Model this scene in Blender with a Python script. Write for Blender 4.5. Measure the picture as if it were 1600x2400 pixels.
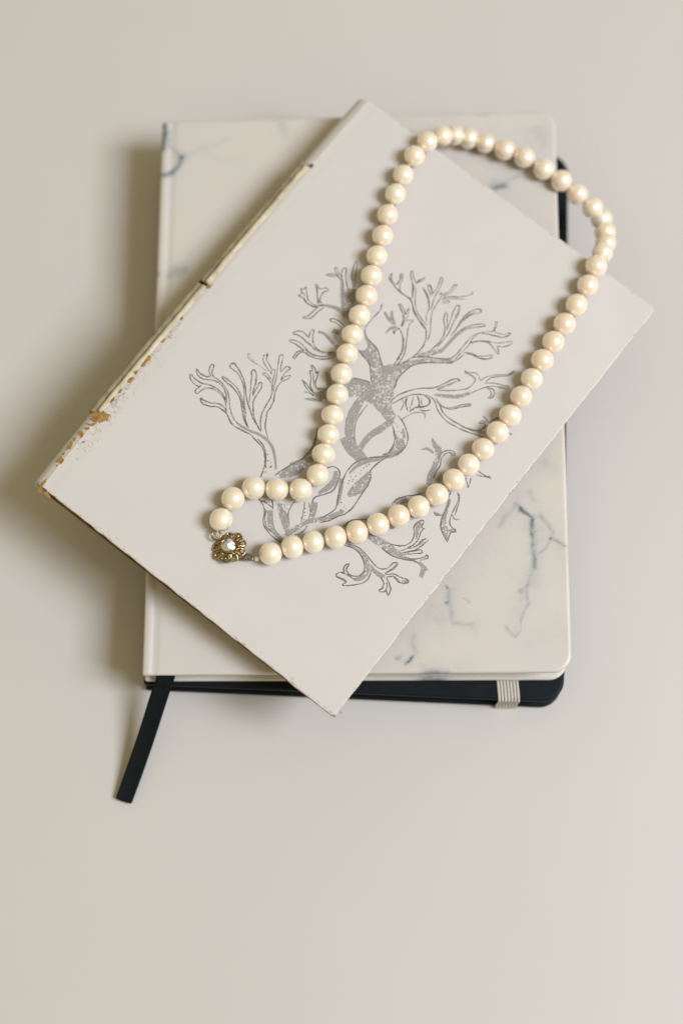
import bpy, bmesh, math, random
from mathutils import Vector, Matrix, noise

random.seed(7)
scene = bpy.context.scene
for o in list(bpy.data.objects):
    bpy.data.objects.remove(o, do_unlink=True)
COL = scene.collection
MM = 0.001

# ------------------------------------------------------------------ camera
cam_data = bpy.data.cameras.new("camera")
cam = bpy.data.objects.new("camera", cam_data)
COL.objects.link(cam)
cam.location = (-0.00517, -0.18897, 0.58659)
cam.rotation_euler = (0.248887, 0.0, 0.001689)
cam_data.sensor_fit = 'VERTICAL'
cam_data.sensor_height = 36.0
cam_data.lens = 58.5
cam_data.clip_start = 0.02
cam_data.clip_end = 50.0
cam_data.dof.use_dof = True
cam_data.dof.focus_distance = 0.5625
cam_data.dof.aperture_fstop = 3.0
scene.camera = cam

# ------------------------------------------------------------------ light: one window to the right, dim warm room
world = bpy.data.worlds.new("World")
scene.world = world
world.use_nodes = True
bg = world.node_tree.nodes["Background"]
bg.inputs[0].default_value = (1.0, 0.84, 0.48, 1.0)
bg.inputs[1].default_value = 0.43

def window_pane(name, direction, dist, shift, sx, sy, power, colour):
    ld = bpy.data.lights.new(name, 'AREA')
    ld.shape = 'RECTANGLE'
    ld.size = sx
    ld.size_y = sy
    ld.energy = power
    ld.color = colour
    lo = bpy.data.objects.new(name, ld)
    COL.objects.link(lo)
    d = Vector(direction).normalized()
    lo.location = Vector((0, 0, 0.03)) + d * dist
    q = d.to_track_quat('Z', 'Y')
    lo.rotation_euler = q.to_euler()
    lo.location += q @ Vector((shift, 0, 0))
    return lo

# a tall casement: a wide pane and a narrow one beside the mullion
WINDOW_DIR = (0.66, -0.15, 0.82)
WINDOW_COL = (0.822, 0.868, 0.967)
window_pane("window_pane_wide", WINDOW_DIR, 2.6, 0.17, 0.60, 1.05, 56.5, WINDOW_COL)
window_pane("window_pane_narrow", WINDOW_DIR, 2.6, -0.36, 0.27, 1.05, 24.0, WINDOW_COL)

scene.view_settings.view_transform = 'Standard'
scene.view_settings.look = 'None'
scene.view_settings.exposure = 0.04
scene.view_settings.gamma = 1.0
scene.view_settings.use_curve_mapping = False
scene.cycles.max_bounces = 10
scene.cycles.caustics_reflective = False

# ------------------------------------------------------------------ traced measurements, millimetres on the real surfaces
MARBLE = [[-71.84,102.82,25.0],[72.76,105.03,30.0],[72.31,-102.99,30.0],[-73.01,-103.49,25.0]]
BLACK = [[-66.13,101.87,12.0],[79.52,95.67,13.5],[71.61,-110.98,13.5],[-74.03,-104.79,12.0]]
BOOK = {"O":[-107.012,-41.773,42.0],"e1":[0.789449,-0.61255,-0.039408],"e2":[0.613019,0.790068,-0.000235],"n":[0.031279,-0.023972,0.999223],"quad":[[-1.09,182.03],[0.0,0.0],[126.03,-0.36],[126.63,182.41]]}
PEARLS = [[-45.85,-53.7,43.64,3.83],[-41.96,-46.44,43.68,3.82],[-35.05,-42.59,43.55,3.82],[-27.19,-43.03,43.29,3.82],[-19.19,-43.1,43.04,3.82],[-13.52,-37.84,42.99,3.82],[-11.53,-30.63,43.08,3.8],[-9.88,-23.7,43.19,3.79],[-8.52,-16.87,43.29,3.78],[-6.86,-9.39,43.4,3.76],[-5.48,-2.03,43.51,3.74],[-3.51,5.31,43.61,3.72],[-1.82,12.23,43.7,3.7],[0.7,19.35,43.78,3.68],[3.16,26.59,43.85,3.66],[4.88,33.94,43.96,3.64],[6.78,41.35,44.06,3.62],[8.82,48.98,44.16,3.61],[10.65,56.88,44.28,3.6],[13.4,64.77,44.37,3.58],[16.24,72.05,44.45,3.57],[20.32,79.45,44.48,3.56],[24.93,85.02,44.46,3.55],[30.52,89.21,40.5,3.57],[35.27,91.95,35.8,3.6],[40.62,91.95,33.3,3.62],[46.66,90.17,33.0,3.63],[53.64,87.52,33.1,3.63],[60.61,84.39,33.3,3.63],[67.58,79.71,33.4,3.64],[73.83,75.62,32.5,3.65],[79.79,71.51,30.2,3.68],[85.53,67.17,28.0,3.7],[89.24,64.32,24.3,3.73],[89.86,57.89,27.2,3.72],[88.89,51.25,33.0,3.69],[86.69,45.21,38.5,3.66],[83.74,38.8,41.61,3.65],[80.49,31.54,41.56,3.67],[76.33,24.25,41.53,3.69],[71.99,17.19,41.52,3.7],[67.86,10.57,41.5,3.72],[63.9,3.88,41.49,3.74],[60.03,-2.95,41.46,3.76],[56.19,-9.33,41.44,3.77],[52.29,-16.14,41.42,3.79],[47.87,-22.15,41.43,3.8],[42.76,-28.14,41.45,3.81],[37.76,-33.71,41.48,3.82],[32.62,-39.07,41.53,3.83],[26.92,-44.35,41.58,3.84],[20.64,-48.57,41.69,3.84],[13.9,-51.82,41.82,3.85],[6.89,-54.83,41.97,3.85],[-0.22,-57.54,42.13,3.85],[-7.39,-59.37,42.32,3.85],[-14.84,-61.05,42.51,3.85],[-21.84,-62.87,42.69,3.86],[-29.1,-65.19,42.86,3.86]]
CLASP = [63.82,22.56]
RING = [57.45,23.14]
TONGUE = [70.17,23.83]
BEAD = [73.06,25.27]
ELASTIC = [[48.36,-103.02,13.5],[55.9,-103.0,13.5],[48.93,-110.43,13.5],[56.45,-110.42,13.5]]
VEINS = [[0.95,2.24,[[-71.0,100.9],[-71.2,95.9],[-71.9,91.9]]],[0.6,1.64,[[-69.8,95.9],[-67.8,92.4],[-66.1,90.1],[-64.3,87.9]]],[0.85,1.94,[[-64.7,88.0],[-63.7,88.0]]],[0.85,1.49,[[-64.5,87.7],[-65.5,84.3],[-67.5,82.4],[-69.8,81.6],[-72.3,80.8]]],[0.25,1.34,[[-63.7,88.0],[-55.9,92.2],[-47.3,95.0]]],[0.3,3.28,[[-29.0,103.7],[-27.7,101.2],[-26.4,96.9]]],[0.12,4.48,[[-57.5,91.4],[-49.5,87.0],[-41.7,86.0]]],[0.5,3.88,[[-67.2,42.4],[-62.9,44.0]]],[0.6,1.34,[[-72.3,42.7],[-72.0,41.8]]],[0.6,1.19,[[-67.5,41.0],[-64.9,42.7]]],[0.4,2.09,[[-62.6,45.1],[-64.1,41.3]]],[0.6,0.9,[[53.9,-44.2],[55.3,-44.9],[56.7,-46.3]]],[1.2,0.9,[[56.7,-46.4],[59.4,-48.3]]],[0.3,1.49,[[59.6,-39.9],[60.5,-41.3],[61.3,-43.1]]],[0.2,2.09,[[55.7,-41.9],[53.9,-44.2]]],[0.75,1.79,[[60.0,-48.6],[60.6,-52.4],[59.8,-55.9],[60.5,-59.9],[61.5,-63.9],[60.6,-67.4]]],[0.4,3.28,[[60.5,-51.8],[61.2,-57.0],[61.3,-62.2],[60.3,-67.4]]],[0.5,1.49,[[60.6,-67.4],[58.8,-70.8],[57.7,-73.6],[55.9,-75.3]]],[0.5,0.9,[[57.6,-74.8],[58.1,-79.3],[57.4,-82.1],[55.7,-84.9],[55.4,-88.3],[53.6,-90.8],[52.3,-90.0],[50.1,-87.2]]],[0.55,1.19,[[62.2,-48.4],[65.0,-51.3],[67.1,-54.8],[66.8,-56.5],[69.2,-57.7],[71.5,-59.7]]],[0.9,0.9,[[66.8,-56.5],[67.3,-56.2]]],[0.7,1.04,[[68.7,-57.4],[70.1,-58.5]]],[0.5,1.19,[[66.8,-56.5],[64.7,-59.9],[61.9,-62.2]]],[0.25,5.97,[[62.1,-52.4],[64.2,-57.1],[61.9,-60.5]]],[0.2,5.97,[[56.5,-76.5],[54.7,-82.1]]],[1.2,0.75,[[30.7,-73.8],[30.9,-74.2]]],[0.45,1.64,[[31.2,-74.6],[31.4,-79.2],[31.9,-82.6],[32.4,-86.2],[34.6,-86.2],[38.5,-86.8]]],[1.2,0.75,[[30.6,-79.3],[31.0,-79.4]]],[0.7,0.45,[[35.9,-77.5],[37.6,-78.1],[38.6,-79.3]]],[0.5,1.34,[[19.1,-90.4],[19.1,-93.8],[19.3,-96.6],[18.5,-98.2],[16.8,-99.3]]],[1.0,1.04,[[16.5,-99.5],[18.2,-98.7]]],[0.65,1.34,[[14.0,-97.9],[14.7,-97.6]]],[0.3,1.19,[[21.2,-100.5],[23.4,-101.7]]],[0.25,2.09,[[25.6,-80.3],[24.7,-82.0]]],[0.2,8.96,[[25.8,-83.7],[30.2,-85.4]]],[0.8,3.28,[[22.8,-104.1],[29.4,-104.0]]],[0.8,2.69,[[50.3,74.9],[53.0,75.6]]],[0.5,1.19,[[53.0,75.8],[55.7,77.7],[58.4,79.6]]],[0.3,6.57,[[66.8,95.4],[67.9,92.8]]],[0.25,4.48,[[43.4,87.3],[49.3,85.2],[55.2,80.6]]],[0.3,0.9,[[43.7,103.9],[47.3,103.7]]],[0.25,4.48,[[65.0,-29.0],[67.8,-31.4]]],[0.3,5.07,[[60.2,-49.5],[60.9,-57.0],[61.2,-64.5],[58.8,-71.9]]],[0.22,5.97,[[66.5,-55.9],[69.2,-60.5],[72.4,-65.1]]],[0.22,4.48,[[55.9,-75.9],[55.2,-82.7],[53.4,-88.9]]],[0.16,8.96,[[58.3,-93.4],[66.7,-87.8],[71.6,-90.6]]],[0.2,5.07,[[31.5,-75.2],[31.9,-82.0],[33.5,-86.5],[40.2,-87.1]]],[0.25,4.48,[[19.1,-91.0],[19.6,-96.6],[16.8,-99.3]]],[0.18,5.97,[[28.9,-101.6],[36.6,-100.5]]],[0.35,1.19,[[54.5,-44.8],[51.5,-48.9],[48.7,-51.7]]]]
POLYS = [[[60.53,103.29],[62.6,102.54],[63.68,103.78],[64.48,105.68],[65.72,107.55],[67.82,109.09],[69.83,108.8],[71.05,108.38],[71.53,105.42],[72.63,102.21],[74.2,99.07],[75.48,96.65],[77.26,95.25],[78.81,94.62],[79.39,92.47],[78.68,91.09],[76.5,91.23],[74.54,91.85],[72.77,92.0],[71.06,92.52],[68.23,92.33],[66.1,92.01],[64.83,92.12],[63.48,91.18],[60.71,88.6],[58.92,90.37],[56.16,94.45],[59.25,95.85],[61.95,97.37],[63.82,98.03],[65.51,98.31],[64.18,99.58],[63.01,100.85],[61.92,102.19]],[[54.35,105.02],[56.6,104.27],[58.53,104.1],[60.74,103.33],[62.65,103.4],[64.48,105.68],[62.99,106.83],[62.05,107.66],[59.5,109.43],[57.9,109.94],[56.49,110.22],[54.53,110.43],[53.36,110.78],[53.49,109.99],[55.05,109.06],[55.96,108.2],[56.05,106.69]]]
SPECKS = [[[[57.34,108.35],[61.06,106.24],[64.22,103.07],[65.47,100.91]],2.75,46],[[[68.42,108.31],[69.9,104.44],[71.75,100.88],[73.95,97.62],[77.48,94.19]],2.84,120],[[[67.13,102.24],[70.13,98.34],[74.22,95.34]],5.51,60],[[[62.09,92.58],[64.51,96.38]],3.21,40],[[[64.33,91.23],[76.31,92.63]],1.84,20],[[[72.6,117.65],[75.94,121.88]],1.84,26],[[[69.14,81.97],[75.29,76.34]],2.75,14],[[[86.19,87.46],[86.13,83.7]],3.21,18],[[[82.73,89.66],[85.24,87.93]],2.29,14],[[[85.69,70.02],[84.02,63.82]],2.75,16],[[[98.97,55.1],[110.09,57.29]],2.29,34],[[[100.54,48.56],[104.7,44.69]],1.56,20],[[[62.13,55.83],[65.15,62.51]],3.21,16],[[[75.37,42.06],[84.33,53.06]],1.19,16],[[[95.63,93.85],[99.87,89.82]],1.38,16],[[[114.11,74.89],[117.88,71.84]],1.56,12],[[[66.58,40.53],[70.65,36.52]],1.38,8],[[[69.25,43.85],[73.86,40.26]],1.84,10],[[[37.66,118.25],[43.1,113.59]],2.29,14],[[[70.48,111.84],[78.04,119.12]],1.84,22]]
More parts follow.
